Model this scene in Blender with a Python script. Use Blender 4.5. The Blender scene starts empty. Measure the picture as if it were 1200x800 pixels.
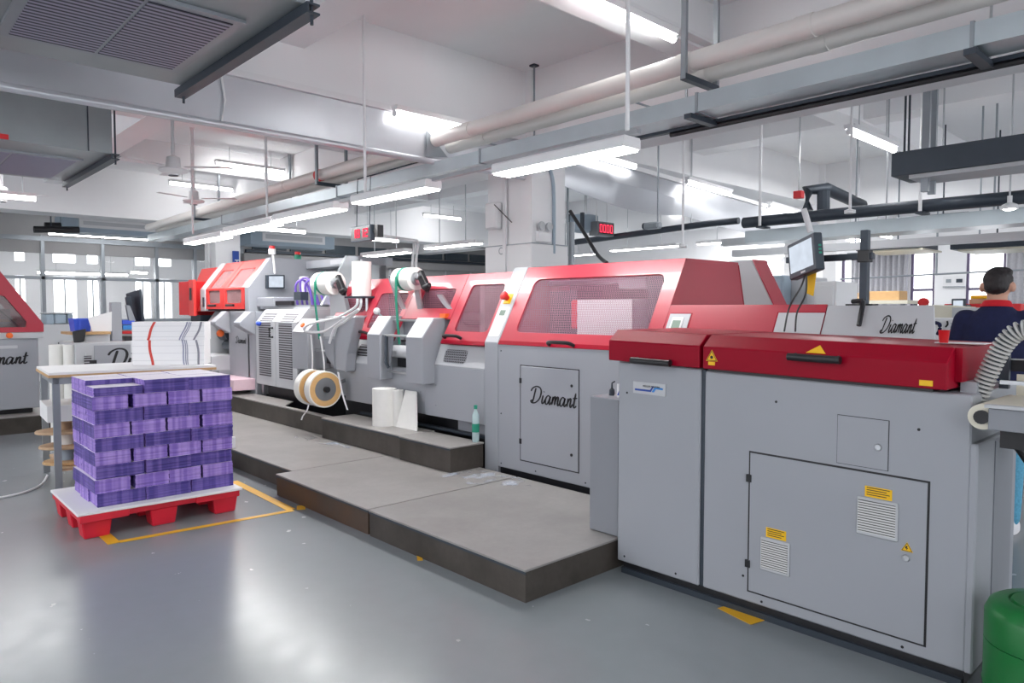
import bpy, bmesh, math, random
from mathutils import Vector, Matrix
random.seed(7)
S = bpy.context.scene
COL = S.collection
PI = math.pi

# ------------------------------------------------------------------ survey camera (1200x800): pixel -> place on a known plane
F = 835.0; YAW = math.radians(43.0); PIT = math.radians(2.6); H = 1.45
FW = Vector((-math.cos(YAW)*math.cos(PIT), math.sin(YAW)*math.cos(PIT), -math.sin(PIT)))
RT = Vector((math.sin(YAW), math.cos(YAW), 0)); UP = RT.cross(FW)
def at(u, v, **k):
    d = FW + RT*((u-600)/F) - UP*((v-400)/F)
    (n, c), = k.items(); i = 'xyz'.index(n); o = Vector((0, 0, H))
    return o + d*((c-o[i])/d[i])

# ------------------------------------------------------------------ materials
def lin(c):
    c = c/255.0
    return c/12.92 if c <= .04045 else ((c+.055)/1.055)**2.4
def rgb(r, g, b): return (lin(r), lin(g), lin(b), 1)
class N:
    def __init__(s, name):
        s.m = bpy.data.materials.new(name); s.m.use_nodes = True; s.t = s.m.node_tree; s.t.nodes.clear()
        s.out = s.add('ShaderNodeOutputMaterial')
    def add(s, typ, **k):
        n = s.t.nodes.new(typ)
        for a, b in k.items(): setattr(n, a, b)
        return n
    def ln(s, a, b): s.t.links.new(a, b)
    def math(s, op, a, b=None):
        n = s.add('ShaderNodeMath', operation=op)
        for i, v in enumerate((a, b)):
            if v is None: continue
            if isinstance(v, (int, float)): n.inputs[i].default_value = v
            else: s.ln(v, n.inputs[i])
        return n.outputs[0]
    def mix(s, f, a, b):
        n = s.add('ShaderNodeMix', data_type='RGBA')
        for i, v in ((0, f), (6, a), (7, b)):
            if isinstance(v, (int, float)): n.inputs[i].default_value = v
            elif isinstance(v, tuple): n.inputs[i].default_value = v
            else: s.ln(v, n.inputs[i])
        return n.outputs[2]
def pbsdf(n, col, rough=.5, metal=0.0, spec=.5, coat=0.0):
    p = n.add('ShaderNodeBsdfPrincipled')
    if isinstance(col, tuple): p.inputs['Base Color'].default_value = col
    else: n.ln(col, p.inputs['Base Color'])
    if isinstance(rough, (int, float)): p.inputs['Roughness'].default_value = rough
    else: n.ln(rough, p.inputs['Roughness'])
    p.inputs['Metallic'].default_value = metal
    p.inputs['Specular IOR Level'].default_value = spec
    p.inputs['Coat Weight'].default_value = coat
    return p
def mat(name, c, rough=.5, metal=0.0, var=.06, scale=6.0, spec=.5, coat=0.0, stretch=(1, 1, 1), bump=0.0):
    n = N(name)
    tc = n.add('ShaderNodeTexCoord'); mp = n.add('ShaderNodeMapping'); mp.inputs['Scale'].default_value = stretch
    nz = n.add('ShaderNodeTexNoise'); nz.inputs['Scale'].default_value = scale; nz.inputs['Detail'].default_value = 4
    n.ln(tc.outputs['Object'], mp.inputs['Vector']); n.ln(mp.outputs[0], nz.inputs['Vector'])
    lo = tuple(x*(1-var*1.6) for x in c[:3])+(1,); hi = tuple(min(1, x*(1+var*1.6)) for x in c[:3])+(1,)
    p = pbsdf(n, n.mix(nz.outputs[0], lo, hi), rough, metal, spec, coat)
    if bump:
        b = n.add('ShaderNodeBump'); b.inputs['Strength'].default_value = bump; b.inputs['Distance'].default_value = .01
        n.ln(nz.outputs[0], b.inputs['Height']); n.ln(b.outputs[0], p.inputs['Normal'])
    n.ln(p.outputs[0], n.out.inputs[0]); return n.m
def emit(name, c, st, var=0.0):
    n = N(name); e = n.add('ShaderNodeEmission'); e.inputs['Strength'].default_value = st
    if var:
        tc = n.add('ShaderNodeTexCoord'); nz = n.add('ShaderNodeTexNoise'); nz.inputs['Scale'].default_value = 14
        n.ln(tc.outputs['Object'], nz.inputs['Vector'])
        n.ln(n.mix(nz.outputs[0], tuple(x*(1-var) for x in c[:3])+(1,), c), e.inputs[0])
    else: e.inputs[0].default_value = c
    n.ln(e.outputs[0], n.out.inputs[0]); return n.m
def glass(name, c, alpha, rough=.05):
    n = N(name); p = pbsdf(n, c, rough, 0, .5); t = n.add('ShaderNodeBsdfTransparent'); m = n.add('ShaderNodeMixShader')
    m.inputs[0].default_value = alpha
    n.ln(t.outputs[0], m.inputs[1]); n.ln(p.outputs[0], m.inputs[2]); n.ln(m.outputs[0], n.out.inputs[0]); return n.m
def perforated(name, c, pitch, hole, rough=.4, zs=1.13):
    """punched sheet: staggered round holes, laid out in the sheet's own x and z"""
    n = N(name); tc = n.add('ShaderNodeTexCoord'); sx = n.add('ShaderNodeSeparateXYZ'); n.ln(tc.outputs['Object'], sx.inputs[0])
    v = n.math('MULTIPLY', sx.outputs[2], zs/(pitch*.866)); row = n.math('FLOOR', v)
    half = n.math('MULTIPLY', n.math('FLOORED_MODULO', row, 2.0), .5)
    u = n.math('ADD', n.math('MULTIPLY', sx.outputs[0], 1/pitch), half)
    du = n.math('SUBTRACT', n.math('FRACT', u), .5); dv = n.math('MULTIPLY', n.math('SUBTRACT', n.math('FRACT', v), .5), .866)
    d = n.math('SQRT', n.math('ADD', n.math('MULTIPLY', du, du), n.math('MULTIPLY', dv, dv)))
    solid = n.math('GREATER_THAN', d, hole)
    p = pbsdf(n, c, rough); t = n.add('ShaderNodeBsdfTransparent'); m = n.add('ShaderNodeMixShader')
    n.ln(solid, m.inputs[0]); n.ln(t.outputs[0], m.inputs[1]); n.ln(p.outputs[0], m.inputs[2]); n.ln(m.outputs[0], n.out.inputs[0]); return n.m
def slotted(name, c, pitch, dark, axis=2, duty=.5, rough=.5):
    """louvred sheet: slats and dark gaps along one axis"""
    n = N(name); tc = n.add('ShaderNodeTexCoord'); sx = n.add('ShaderNodeSeparateXYZ'); n.ln(tc.outputs['Object'], sx.inputs[0])
    f = n.math('FRACT', n.math('MULTIPLY', sx.outputs[axis], 1/pitch))
    p = pbsdf(n, n.mix(n.math('GREATER_THAN', f, duty), c, dark), rough)
    n.ln(p.outputs[0], n.out.inputs[0]); return n.m
def book_mat(name, c, band, fine):
    n = N(name); tc = n.add('ShaderNodeTexCoord'); oi = n.add('ShaderNodeObjectInfo')
    ad = n.add('ShaderNodeVectorMath', operation='ADD'); n.ln(tc.outputs['Object'], ad.inputs[0]); n.ln(oi.outputs['Random'], ad.inputs[1])
    mp = n.add('ShaderNodeMapping'); mp.inputs['Scale'].default_value = (1, 1, 0.02)
    n.ln(ad.outputs[0], mp.inputs[0]); nz = n.add('ShaderNodeTexNoise'); nz.inputs['Scale'].default_value = 28; nz.inputs['Detail'].default_value = 1
    n.ln(mp.outputs[0], nz.inputs['Vector'])
    mp2 = n.add('ShaderNodeMapping'); mp2.inputs['Scale'].default_value = (.5, .5, 60); n.ln(ad.outputs[0], mp2.inputs[0])
    n2 = n.add('ShaderNodeTexNoise'); n2.inputs['Scale'].default_value = 4; n2.inputs['Detail'].default_value = 2; n.ln(mp2.outputs[0], n2.inputs['Vector'])
    r = n.add('ShaderNodeMapRange'); r.inputs[1].default_value = .4; r.inputs[2].default_value = .62; n.ln(nz.outputs[0], r.inputs[0])
    a = n.mix(r.outputs[0], c, band)
    r2 = n.add('ShaderNodeMapRange'); r2.inputs[1].default_value = .3; r2.inputs[2].default_value = .7; r2.inputs[3].default_value = 1-fine; r2.inputs[4].default_value = 1+fine*.5
    n.ln(n2.outputs[0], r2.inputs[0])
    hv = n.add('ShaderNodeHueSaturation'); n.ln(r2.outputs[0], hv.inputs['Value']); n.ln(a, hv.inputs['Color'])
    p = pbsdf(n, hv.outputs[0], .55); n.ln(p.outputs[0], n.out.inputs[0]); return n.m

M = {}
M['grey'] = mat('grey machine paint', rgb(160, 163, 170), .38, var=.02, scale=3)
M['greyd'] = mat('darker grey machine paint', rgb(138, 141, 148), .4, var=.03, scale=3)
M['light'] = mat('light grey machine paint', rgb(192, 194, 198), .45, var=.02, scale=3)
M['crimson'] = mat('crimson lacquer', rgb(150, 0, 34), .42, var=.05, scale=4, spec=.16)
M['rose'] = mat('red lacquered hood', rgb(182, 50, 68), .32, var=.06, scale=2, spec=.6, coat=.25)
M['scarlet'] = mat('orange red lacquer', rgb(226, 62, 58), .34, var=.05, scale=3, spec=.5, coat=.1)
M['black'] = mat('black plastic', rgb(28, 28, 32), .4, var=.1)
M['iron'] = mat('dark grey steel', rgb(58, 66, 76), .45, .3, var=.1)
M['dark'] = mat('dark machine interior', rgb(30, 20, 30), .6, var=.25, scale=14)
M['steel'] = mat('brushed steel', rgb(190, 192, 196), .3, .85, var=.08, scale=20)
M['galv'] = mat('galvanised duct sheet', rgb(184, 194, 199), .32, .5, var=.1, scale=3)
M['galvd'] = mat('dull galvanised sheet', rgb(150, 156, 158), .35, .4, var=.1, scale=3)
M['silver'] = mat('silver duct wrap', rgb(205, 208, 214), .34, .55, var=.05, scale=2, bump=.12)
M['white'] = mat('white paint', rgb(232, 232, 234), .55, var=.01)
M['plaster'] = mat('white plaster', rgb(238, 238, 240), .85, var=.02, scale=2)
M['pvc'] = mat('cream pvc pipe', rgb(226, 222, 218), .35, var=.03, scale=2)
M['paper'] = mat('white paper', rgb(240, 240, 242), .8, var=.02, scale=30, stretch=(.3, .3, 8))
M['roll'] = mat('white fibre roll', rgb(238, 237, 233), .85, var=.03, scale=20)
M['cream'] = mat('cream panel', rgb(225, 220, 203), .5, var=.03)
M['wood'] = mat('birch ply', rgb(196, 158, 112), .55, var=.15, scale=12, stretch=(1, 6, 12))
M['board'] = mat('brown board', rgb(190, 160, 130), .7, var=.15, scale=10)
M['kraft'] = mat('kraft ring', rgb(222, 178, 120), .7, var=.08, scale=20)
M['green'] = mat('green drum plastic', rgb(16, 112, 50), .35, var=.08, scale=5)
M['teal'] = mat('green strap', rgb(30, 138, 112), .6, var=.1, scale=20)
M['blue'] = mat('blue plastic', rgb(58, 92, 214), .45, var=.06)
M['navy'] = mat('navy polo cloth', rgb(24, 30, 68), .9, var=.2, scale=40)
M['red'] = mat('red plastic', rgb(214, 34, 40), .45, var=.06)
M['redcloth'] = mat('red knit trim', rgb(206, 30, 44), .9, var=.1, scale=60)
M['jeans'] = mat('light blue denim', rgb(96, 168, 200), .9, var=.25, scale=60)
M['skin'] = mat('skin', rgb(206, 158, 136), .6, var=.05, scale=20)
M['hair'] = mat('black hair', rgb(36, 30, 32), .6, var=.3, scale=60, stretch=(1, 1, .2), bump=.4)
M['yellow'] = mat('yellow sticker', rgb(244, 192, 20), .5, var=.03)
M['tape'] = mat('yellow floor tape', rgb(226, 172, 40), .5, var=.08, scale=9)
M['orange'] = mat('orange plastic', rgb(240, 110, 40), .45, var=.05)
M['purple'] = mat('purple cable', rgb(120, 92, 190), .5, var=.1)
M['ink'] = mat('black lettering', rgb(20, 20, 24), .5, var=.05)
M['bluemark'] = mat('blue logo', rgb(30, 70, 160), .5, var=.03)
M['cyanmark'] = mat('light blue logo', rgb(60, 140, 215), .5, var=.03)
M['pallet'] = mat('red pallet plastic', rgb(214, 32, 54), .4, var=.08, scale=8)
M['curtain'] = mat('grey curtain cloth', rgb(168, 168, 174), .9, var=.12, scale=30)
M['frame'] = mat('grey aluminium frame', rgb(150, 156, 162), .4, .5, var=.05)
M['purpleframe'] = mat('dark window frame', rgb(96, 84, 112), .5, var=.05)
M['bluegrey'] = mat('blue grey cabinet', rgb(160, 176, 190), .5, var=.03)
M['wallgrey'] = mat('grey wall panel', rgb(158, 157, 158), .7, var=.05, scale=2)
M['darkglass'] = mat('dark glass', rgb(70, 80, 88), .15, .1, var=.1)
M['hose'] = slotted('ribbed hose', rgb(176, 176, 174), .02, rgb(60, 60, 62), 2, .6)
M['tube'] = emit('lit tube', (1, .99, .98, 1), 20.0); M['softtube'] = emit('lit soft tube', (1, .99, .98, 1), 9.0); M['diffuser'] = emit('lit diffuser', (1, .99, .98, 1), 31.0)
M['screen'] = emit('screen glow', (.78, .86, .98, 1), .85, .35)
M['lcd'] = emit('small display', (.45, .56, .48, 1), .7)
M['led'] = emit('red led', (1, .05, .1, 1), 1.5)
M['sky'] = emit('daylight outside', (1, .98, .96, 1), 1.6)
M['clear'] = glass('clear pane', rgb(220, 225, 228), .1)
M['tint'] = glass('grey tinted pane', rgb(196, 150, 152), .42)
M['bottle'] = glass('milky bottle plastic', rgb(196, 220, 222), .7)
M['clearplastic'] = glass('clear plastic', rgb(225, 235, 238), .35)
M['mesh'] = perforated('red punched sheet', rgb(176, 128, 148), .0165, .44)
M['meshfar'] = perforated('red punched sheet far', rgb(180, 120, 140), .024, .44)
M['meshgrey'] = perforated('grey punched sheet', rgb(170, 172, 178), .026, .36)
M['louvre'] = slotted('louvre sheet', rgb(168, 170, 176), .028, rgb(56, 52, 58), 2, .42)
M['vent'] = slotted('vent slats', rgb(214, 214, 212), .0105, rgb(80, 80, 80), 2, .62)
M['acslat'] = slotted('return air slats', rgb(150, 148, 168), .045, rgb(30, 28, 50), 0, .55)
M['acslatfar'] = slotted('return air slats far', rgb(150, 150, 172), .04, rgb(96, 96, 120), 0, .55)
M['spool'] = mat('grey spool', rgb(120, 122, 126), .5, var=.08)
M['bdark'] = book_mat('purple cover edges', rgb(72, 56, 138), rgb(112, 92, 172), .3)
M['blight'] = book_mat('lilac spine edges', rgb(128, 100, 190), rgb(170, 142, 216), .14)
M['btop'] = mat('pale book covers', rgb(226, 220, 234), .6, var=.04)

def floor_mat():
    n = N('grey epoxy floor'); tc = n.add('ShaderNodeTexCoord')
    nz = n.add('ShaderNodeTexNoise'); nz.inputs['Scale'].default_value = .5; nz.inputs['Detail'].default_value = 5; n.ln(tc.outputs['Object'], nz.inputs['Vector'])
    n2 = n.add('ShaderNodeTexNoise'); n2.inputs['Scale'].default_value = 9; n2.inputs['Detail'].default_value = 6; n.ln(tc.outputs['Object'], n2.inputs['Vector'])
    c = n.mix(nz.outputs[0], rgb(128, 136, 139), rgb(146, 150, 156)); c2 = n.mix(n.math('MULTIPLY', n2.outputs[0], .25), c, rgb(112, 118, 120))
    r = n.add('ShaderNodeMapRange'); r.inputs[3].default_value = .16; r.inputs[4].default_value = .32; n.ln(n2.outputs[0], r.inputs[0])
    p = pbsdf(n, c2, r.outputs[0], 0, .5); n.ln(p.outputs[0], n.out.inputs[0]); return n.m
def plate_mat(name, a, b, dustc, rough):
    n = N(name); tc = n.add('ShaderNodeTexCoord')
    nz = n.add('ShaderNodeTexNoise'); nz.inputs['Scale'].default_value = 2.2; nz.inputs['Detail'].default_value = 8; nz.inputs['Roughness'].default_value = .65; n.ln(tc.outputs['Object'], nz.inputs['Vector'])
    n2 = n.add('ShaderNodeTexNoise'); n2.inputs['Scale'].default_value = 40; n2.inputs['Detail'].default_value = 3; n.ln(tc.outputs['Object'], n2.inputs['Vector'])
    r = n.add('ShaderNodeMapRange'); r.inputs[1].default_value = .36; r.inputs[2].default_value = .66; n.ln(nz.outputs[0], r.inputs[0])
    c = n.mix(r.outputs[0], a, b); c = n.mix(n.math('MULTIPLY', n2.outputs[0], .35), c, dustc)
    p = pbsdf(n, c, rough, 0, .4); n.ln(p.outputs[0], n.out.inputs[0]); return n.m
M['floor'] = floor_mat()
M['plate'] = plate_mat('worn grey step plate', rgb(142, 139, 137), rgb(160, 157, 155), rgb(128, 124, 121), .38)
M['riser'] = plate_mat('worn dark riser', rgb(58, 53, 48), rgb(86, 80, 75), rgb(54, 48, 42), .5)
def dust_mat():
    n = N('white residue'); tc = n.add('ShaderNodeTexCoord'); nz = n.add('ShaderNodeTexNoise'); nz.inputs['Scale'].default_value = 9; nz.inputs['Detail'].default_value = 6; n.ln(tc.outputs['Object'], nz.inputs['Vector'])
    r = n.add('ShaderNodeMapRange'); r.inputs[1].default_value = .5; r.inputs[2].default_value = .72; r.inputs[4].default_value = .6; n.ln(nz.outputs[0], r.inputs[0])
    p = pbsdf(n, rgb(205, 212, 224), .8); t = n.add('ShaderNodeBsdfTransparent'); m = n.add('ShaderNodeMixShader'); n.ln(r.outputs[0], m.inputs[0]); n.ln(t.outputs[0], m.inputs[1]); n.ln(p.outputs[0], m.inputs[2]); n.ln(m.outputs[0], n.out.inputs[0]); return n.m
M['dust'] = dust_mat()

# ------------------------------------------------------------------ mesh builder
WLOC = {}
def wloc(o):
    v = Vector((0, 0, 0))
    while o is not None: v += o.location; o = o.parent
    return v
class MB:
    def __init__(s): s.bm = bmesh.new()
    def box(s, x0, x1, y0, y1, z0, z1):
        vs = [s.bm.verts.new(p) for p in ((x0,y0,z0),(x1,y0,z0),(x1,y1,z0),(x0,y1,z0),(x0,y0,z1),(x1,y0,z1),(x1,y1,z1),(x0,y1,z1))]
        for f in ((0,3,2,1),(4,5,6,7),(0,1,5,4),(1,2,6,5),(2,3,7,6),(3,0,4,7)): s.bm.faces.new([vs[i] for i in f])
        return s
    def prism(s, pts, axis, a, b):
        def P(p, t): return {'x': (t, p[0], p[1]), 'y': (p[0], t, p[1]), 'z': (p[0], p[1], t)}[axis]
        A = [s.bm.verts.new(P(p, a)) for p in pts]; B = [s.bm.verts.new(P(p, b)) for p in pts]; n = len(pts)
        s.bm.faces.new(A); s.bm.faces.new(B[::-1])
        for i in range(n): s.bm.faces.new((A[i], A[(i+1) % n], B[(i+1) % n], B[i]))
        return s
    def poly(s, pts):
        s.bm.faces.new([s.bm.verts.new(p) for p in pts]); return s
    def slab(s, pts, off):
        """closed plate: polygon pts (3-D) and the same moved by off"""
        o = Vector(off); A = [s.bm.verts.new(p) for p in pts]; B = [s.bm.verts.new(Vector(p)+o) for p in pts]; n = len(pts)
        s.bm.faces.new(A); s.bm.faces.new(B[::-1])
        for i in range(n): s.bm.faces.new((A[i], A[(i+1) % n], B[(i+1) % n], B[i]))
        return s
    def tube(s, pts, r, n=8, r2=None):
        pts = [Vector(p) for p in pts]; rings = []; up = Vector((0, 0, 1))
        for i, p in enumerate(pts):
            d = (pts[min(i+1, len(pts)-1)]-pts[max(i-1, 0)]).normalized()
            a = d.cross(up)
            if a.length < .05: a = d.cross(Vector((0, 1, 0)))
            a.normalize(); b = a.cross(d).normalized()
            rr = r if r2 is None else r+(r2-r)*i/(len(pts)-1)
            rings.append([s.bm.verts.new(p+a*rr*math.cos(2*PI*k/n)+b*rr*math.sin(2*PI*k/n)) for k in range(n)])
        for A, B in zip(rings, rings[1:]):
            for k in range(n): s.bm.faces.new((A[k], A[(k+1) % n], B[(k+1) % n], B[k]))
        s.bm.faces.new(rings[0][::-1]); s.bm.faces.new(rings[-1]); return s
    def lathe(s, prof, p0=(0, 0, 0), d=(0, 0, 1), n=24, ring=False):
        """prof: (radius, distance along d)"""
        p0 = Vector(p0); d = Vector(d).normalized(); a = d.orthogonal().normalized(); b = d.cross(a); rings = []
        for r, t in prof:
            c = p0+d*t
            rings.append([s.bm.verts.new(c)] if r < 1e-5 else [s.bm.verts.new(c+a*r*math.cos(2*PI*k/n)+b*r*math.sin(2*PI*k/n)) for k in range(n)])
        for A, B in zip(rings, rings[1:]):
            for k in range(n):
                q = (k+1) % n
                if len(A) == 1 and len(B) == 1: continue
                if len(A) == 1: s.bm.faces.new((A[0], B[k], B[q]))
                elif len(B) == 1: s.bm.faces.new((A[k], A[q], B[0]))
                else: s.bm.faces.new((A[k], A[q], B[q], B[k]))
        if ring:
            A, B = rings[-1], rings[0]
            for k in range(n): s.bm.faces.new((A[k], A[(k+1) % n], B[(k+1) % n], B[k]))
            return s
        for R, rev in ((rings[0], 1), (rings[-1], 0)):
            if len(R) > 1: s.bm.faces.new(R[::-1] if rev else R)
        return s
    def cyl(s, p0, p1, r, r2=None, n=16):
        p0 = Vector(p0); p1 = Vector(p1); L = (p1-p0).length
        return s.lathe([(r, 0), (r if r2 is None else r2, L)], p0, p1-p0, n)
    def loft(s, rings):
        R = [[s.bm.verts.new(p) for p in r] for r in rings]; n = len(R[0])
        for A, B in zip(R, R[1:]):
            for k in range(n): s.bm.faces.new((A[k], A[(k+1) % n], B[(k+1) % n], B[k]))
        s.bm.faces.new(R[0][::-1]); s.bm.faces.new(R[-1]); return s
    def ell(s, c, rx, ry, rz, nu=16, nv=10):
        rings = []
        for j in range(1, nv):
            t = PI*j/nv
            rings.append([(c[0]+rx*math.sin(t)*math.cos(2*PI*k/nu), c[1]+ry*math.sin(t)*math.sin(2*PI*k/nu), c[2]-rz*math.cos(t)) for k in range(nu)])
        return s.loft(rings)
    def move(s, f):
        for v in s.bm.verts: v.co = f(v.co)
        return s
    def build(s, name, m, parent=None, smooth=False, bev=0, local=False, seg=1):
        bm = s.bm
        bmesh.ops.recalc_face_normals(bm, faces=bm.faces[:])
        if bev:
            es = [e for e in bm.edges if len(e.link_faces) == 2 and e.calc_face_angle(0) > .6]
            bmesh.ops.bevel(bm, geom=es, offset=bev, segments=seg, affect='EDGES', clamp_overlap=True)
        if parent is not None and not local:
            w = wloc(parent)
            for v in bm.verts: v.co -= w
        me = bpy.data.meshes.new(name); bm.to_mesh(me); bm.free()
        ms = m if isinstance(m, (list, tuple)) else [m]
        for q in ms: me.materials.append(q)
        if smooth:
            for p in me.polygons: p.use_smooth = True
            try: me.set_sharp_from_angle(angle=math.radians(40))
            except Exception: pass
        o = bpy.data.objects.new(name, me); COL.objects.link(o)
        if parent is not None: o.parent = parent
        return o
def tag(o, label, cat, group=None, kind=None):
    o['label'] = label; o['category'] = cat
    if group: o['group'] = group
    if kind: o['kind'] = kind
    return o
def thing(name, label, cat, loc=(0, 0, 0), rz=0, group=None):
    o = bpy.data.objects.new(name, None); COL.objects.link(o); o.location = loc; o.rotation_euler = (0, 0, rz); o.empty_display_size = .1
    return tag(o, label, cat, group)
def struct(o): o['kind'] = 'structure'; return o
def dup(root, loc, rz, label, group=None):
    r = root.copy(); COL.objects.link(r); r.location = loc; r.rotation_euler = (0, 0, rz); r['label'] = label
    if group: r['group'] = group
    for ch in list(root.children):
        c = ch.copy(); COL.objects.link(c); c.parent = r
        for g in list(ch.children):
            d = g.copy(); COL.objects.link(d); d.parent = c
    return r
def bx(name, m, par, x0, x1, y0, y1, z0, z1, bev=0, **k): return MB().box(x0, x1, y0, y1, z0, z1).build(name, m, par, bev=bev, **k)

# lettering ----------------------------------------------------------
def smooth_path(pts, k=5):
    P = [Vector(p) for p in pts]; out = []
    for i in range(len(P)-1):
        a, b, c, d = P[max(i-1, 0)], P[i], P[i+1], P[min(i+2, len(P)-1)]
        for j in range(k):
            t = j/k
            out.append(.5*((2*b)+(c-a)*t+(2*a-5*b+4*c-d)*t*t+(3*b-a-3*c+d)*t**3))
    out.append(P[-1]); return out
LET = [[(.62,1.72),(.5,1.2),(.36,.5),(.22,.04)], [(-.15,1.3),(.1,1.66),(.65,1.9),(1.25,1.78),(1.5,1.3),(1.3,.55),(.75,.06),(.2,-.04),(-.05,.16),(.22,.3)],
 [(1.85,.98),(1.72,.3),(1.82,.02),(2.05,.2),(2.2,.5)], [(1.96,1.42),(1.93,1.34)],
 [(2.95,.84),(2.6,1.0),(2.28,.6),(2.3,.1),(2.55,.04),(2.85,.5),(2.98,.95),(2.86,.25),(3.0,.02),(3.25,.35)],
 [(3.4,.98),(3.3,.02)], [(3.34,.4),(3.58,.9),(3.78,.9),(3.72,.02)], [(3.75,.42),(4.0,.92),(4.2,.9),(4.14,.2),(4.28,.02),(4.5,.35)],
 [(5.2,.84),(4.85,1.0),(4.53,.6),(4.55,.1),(4.8,.04),(5.1,.5),(5.23,.95),(5.11,.25),(5.25,.02),(5.5,.35)],
 [(5.68,.98),(5.58,.02)], [(5.62,.4),(5.88,.9),(6.08,.9),(6.02,.2),(6.16,.02),(6.4,.4)],
 [(6.72,1.62),(6.55,.3),(6.68,.02),(6.95,.25)], [(6.35,1.02),(7.0,1.1)]]
def script_word(name, par, org, ux, uy, nrm, size, mt=None, upto=13, since=0):
    """brush lettering 'Diamant' as thin raised strokes; ux,uy unit vectors on the panel, size = x-height in metres"""
    ux, uy, nrm = Vector(ux), Vector(uy), Vector(nrm); b = MB()
    for st in LET[since:upto]:
        P = smooth_path([(x, y, 0) for x, y in st], 4); n = len(P)
        L = []; R = []
        for i, p in enumerate(P):
            d = (P[min(i+1, n-1)]-P[max(i-1, 0)]); d.normalize(); q = Vector((-d.y, d.x, 0))
            w = .12*(1.15-.5*abs(d.x)) * (1 if 0 < i < n-1 else .6)
            L.append(p+q*w); R.append(p-q*w)
        def W(p): return Vector(org)+ux*(p.x+.12*p.y)*size+uy*p.y*size+nrm*.002
        A = [b.bm.verts.new(W(p)) for p in L]; B = [b.bm.verts.new(W(p)) for p in R]
        for i in range(n-1): b.bm.faces.new((A[i], A[i+1], B[i+1], B[i]))
    return b.build(name, mt or M['ink'], par)
def block_text(name, txt, par, org, ux, uy, nrm, size, m):
    cu = bpy.data.curves.new('lettering', 'FONT'); cu.body = txt; cu.size = size; cu.extrude = .0004
    o = bpy.data.objects.new('lettering_source', cu); COL.objects.link(o); bpy.context.view_layer.update()
    me = bpy.data.meshes.new_from_object(o.evaluated_get(bpy.context.evaluated_depsgraph_get()))
    bpy.data.objects.remove(o); bpy.data.curves.remove(cu)
    ux, uy, nrm = Vector(ux), Vector(uy), Vector(nrm); w = wloc(par) if par else Vector()
    for v in me.vertices: v.co = Vector(org)+ux*v.co.x+uy*v.co.y+nrm*(v.co.z+.0015)-w
    me.name = name; me.materials.clear(); me.materials.append(m)
    q = bpy.data.objects.new(name, me); COL.objects.link(q); q.parent = par; return q
SEG = {'0': 'abcdef', '1': 'bc', '2': 'abged', '8': 'abcdefg'}
def seven_seg(name, txt, par, org, ux, w, h, m):
    """digits as bars; ux horizontal unit vector"""
    b = MB(); ux = Vector(ux); nr = Vector((ux.y, -ux.x, 0)); up = Vector((0, 0, 1)); t = w*.25
    for i, ch in enumerate(txt):
        o = Vector(org)+ux*(i*w*1.32)
        for s_ in SEG[ch]:
            x0, x1, y0, y1 = {'a': (0, w, h-t, h), 'd': (0, w, 0, t), 'g': (0, w, h/2-t/2, h/2+t/2), 'b': (w-t, w, h/2, h), 'c': (w-t, w, 0, h/2), 'f': (0, t, h/2, h), 'e': (0, t, 0, h/2)}[s_]
            b.slab([o+ux*a+up*c+nr*.001 for a, c in ((x0, y0), (x1, y0), (x1, y1), (x0, y1))], nr*.002)
    return b.build(name, m, par)

X, Y, Z = (1, 0, 0), (0, 1, 0), (0, 0, 1)

# ================================================================== THE SETTING
struct(bx('floor', M['floor'], None, -27, 5, -7, 19, -.2, 0))
struct(bx('ceiling', M['plaster'], None, -27, 5, -7, 19, 4.27, 4.45))
def beam(x0, x1, y0, y1, z0, z1=4.275): return struct(bx('ceiling_beam', M['plaster'], None, x0, x1, y0, y1, z0, z1))
for x0, x1, z in ((-6.8, -6.2, 3.5), (-16.7, -16.05, 3.3), (-3.95, -3.66, 3.82), (-.9, -.6, 3.82), (-9.9, -9.6, 3.86), (-13.2, -12.9, 3.86), (3.2, 3.8, 3.5)): beam(x0, x1, -7, 19, z)
for y0, y1, z in ((2.8, 3.16, 3.85), (6.05, 6.6, 3.25), (9.5, 9.9, 3.85), (14.05, 14.65, 3.3), (-1.4, -1.0, 3.85)): beam(-20, 5, y0, y1, z)
def column(x0, x1, y0, y1, z0=2.235):
    c = struct(bx('column', M['plaster'], None, x0, x1, y0, y1, 0, 4.27))
    bx('cladding', M['white'], c, x0-.03, x1+.03, y0-.03, y1+.03, 0, z0, bev=.01)
    bx('cladding_joint', M['frame'], c, x0-.034, x1+.034, y0-.034, y1+.034, z0-.004, z0+.008)
    bx('cover_strip', M['white'], c, x0+.33, x0+.38, y0-.055, y0-.02, 0, 3.4)
    return c
column(-6.88, -6.09, 6.0, 6.58); column(-16.7, -16.04, 6.0, 6.55); column(-6.88, -6.09, 14.0, 14.6, .1)

def wall_cells(name, m, axis, c0, c1, us, zs, hole):
    """wall built of the cells of a grid that are not openings"""
    b = MB()
    for i in range(len(us)-1):
        for j in range(len(zs)-1):
            if hole(i, j): continue
            if axis == 'x': b.box(c0, c1, us[i], us[i+1], zs[j], zs[j+1])
            else: b.box(us[i], us[i+1], c0, c1, zs[j], zs[j+1])
    bmesh.ops.remove_doubles(b.bm, verts=b.bm.verts, dist=1e-4)
    return struct(b.build(name, m))
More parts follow.
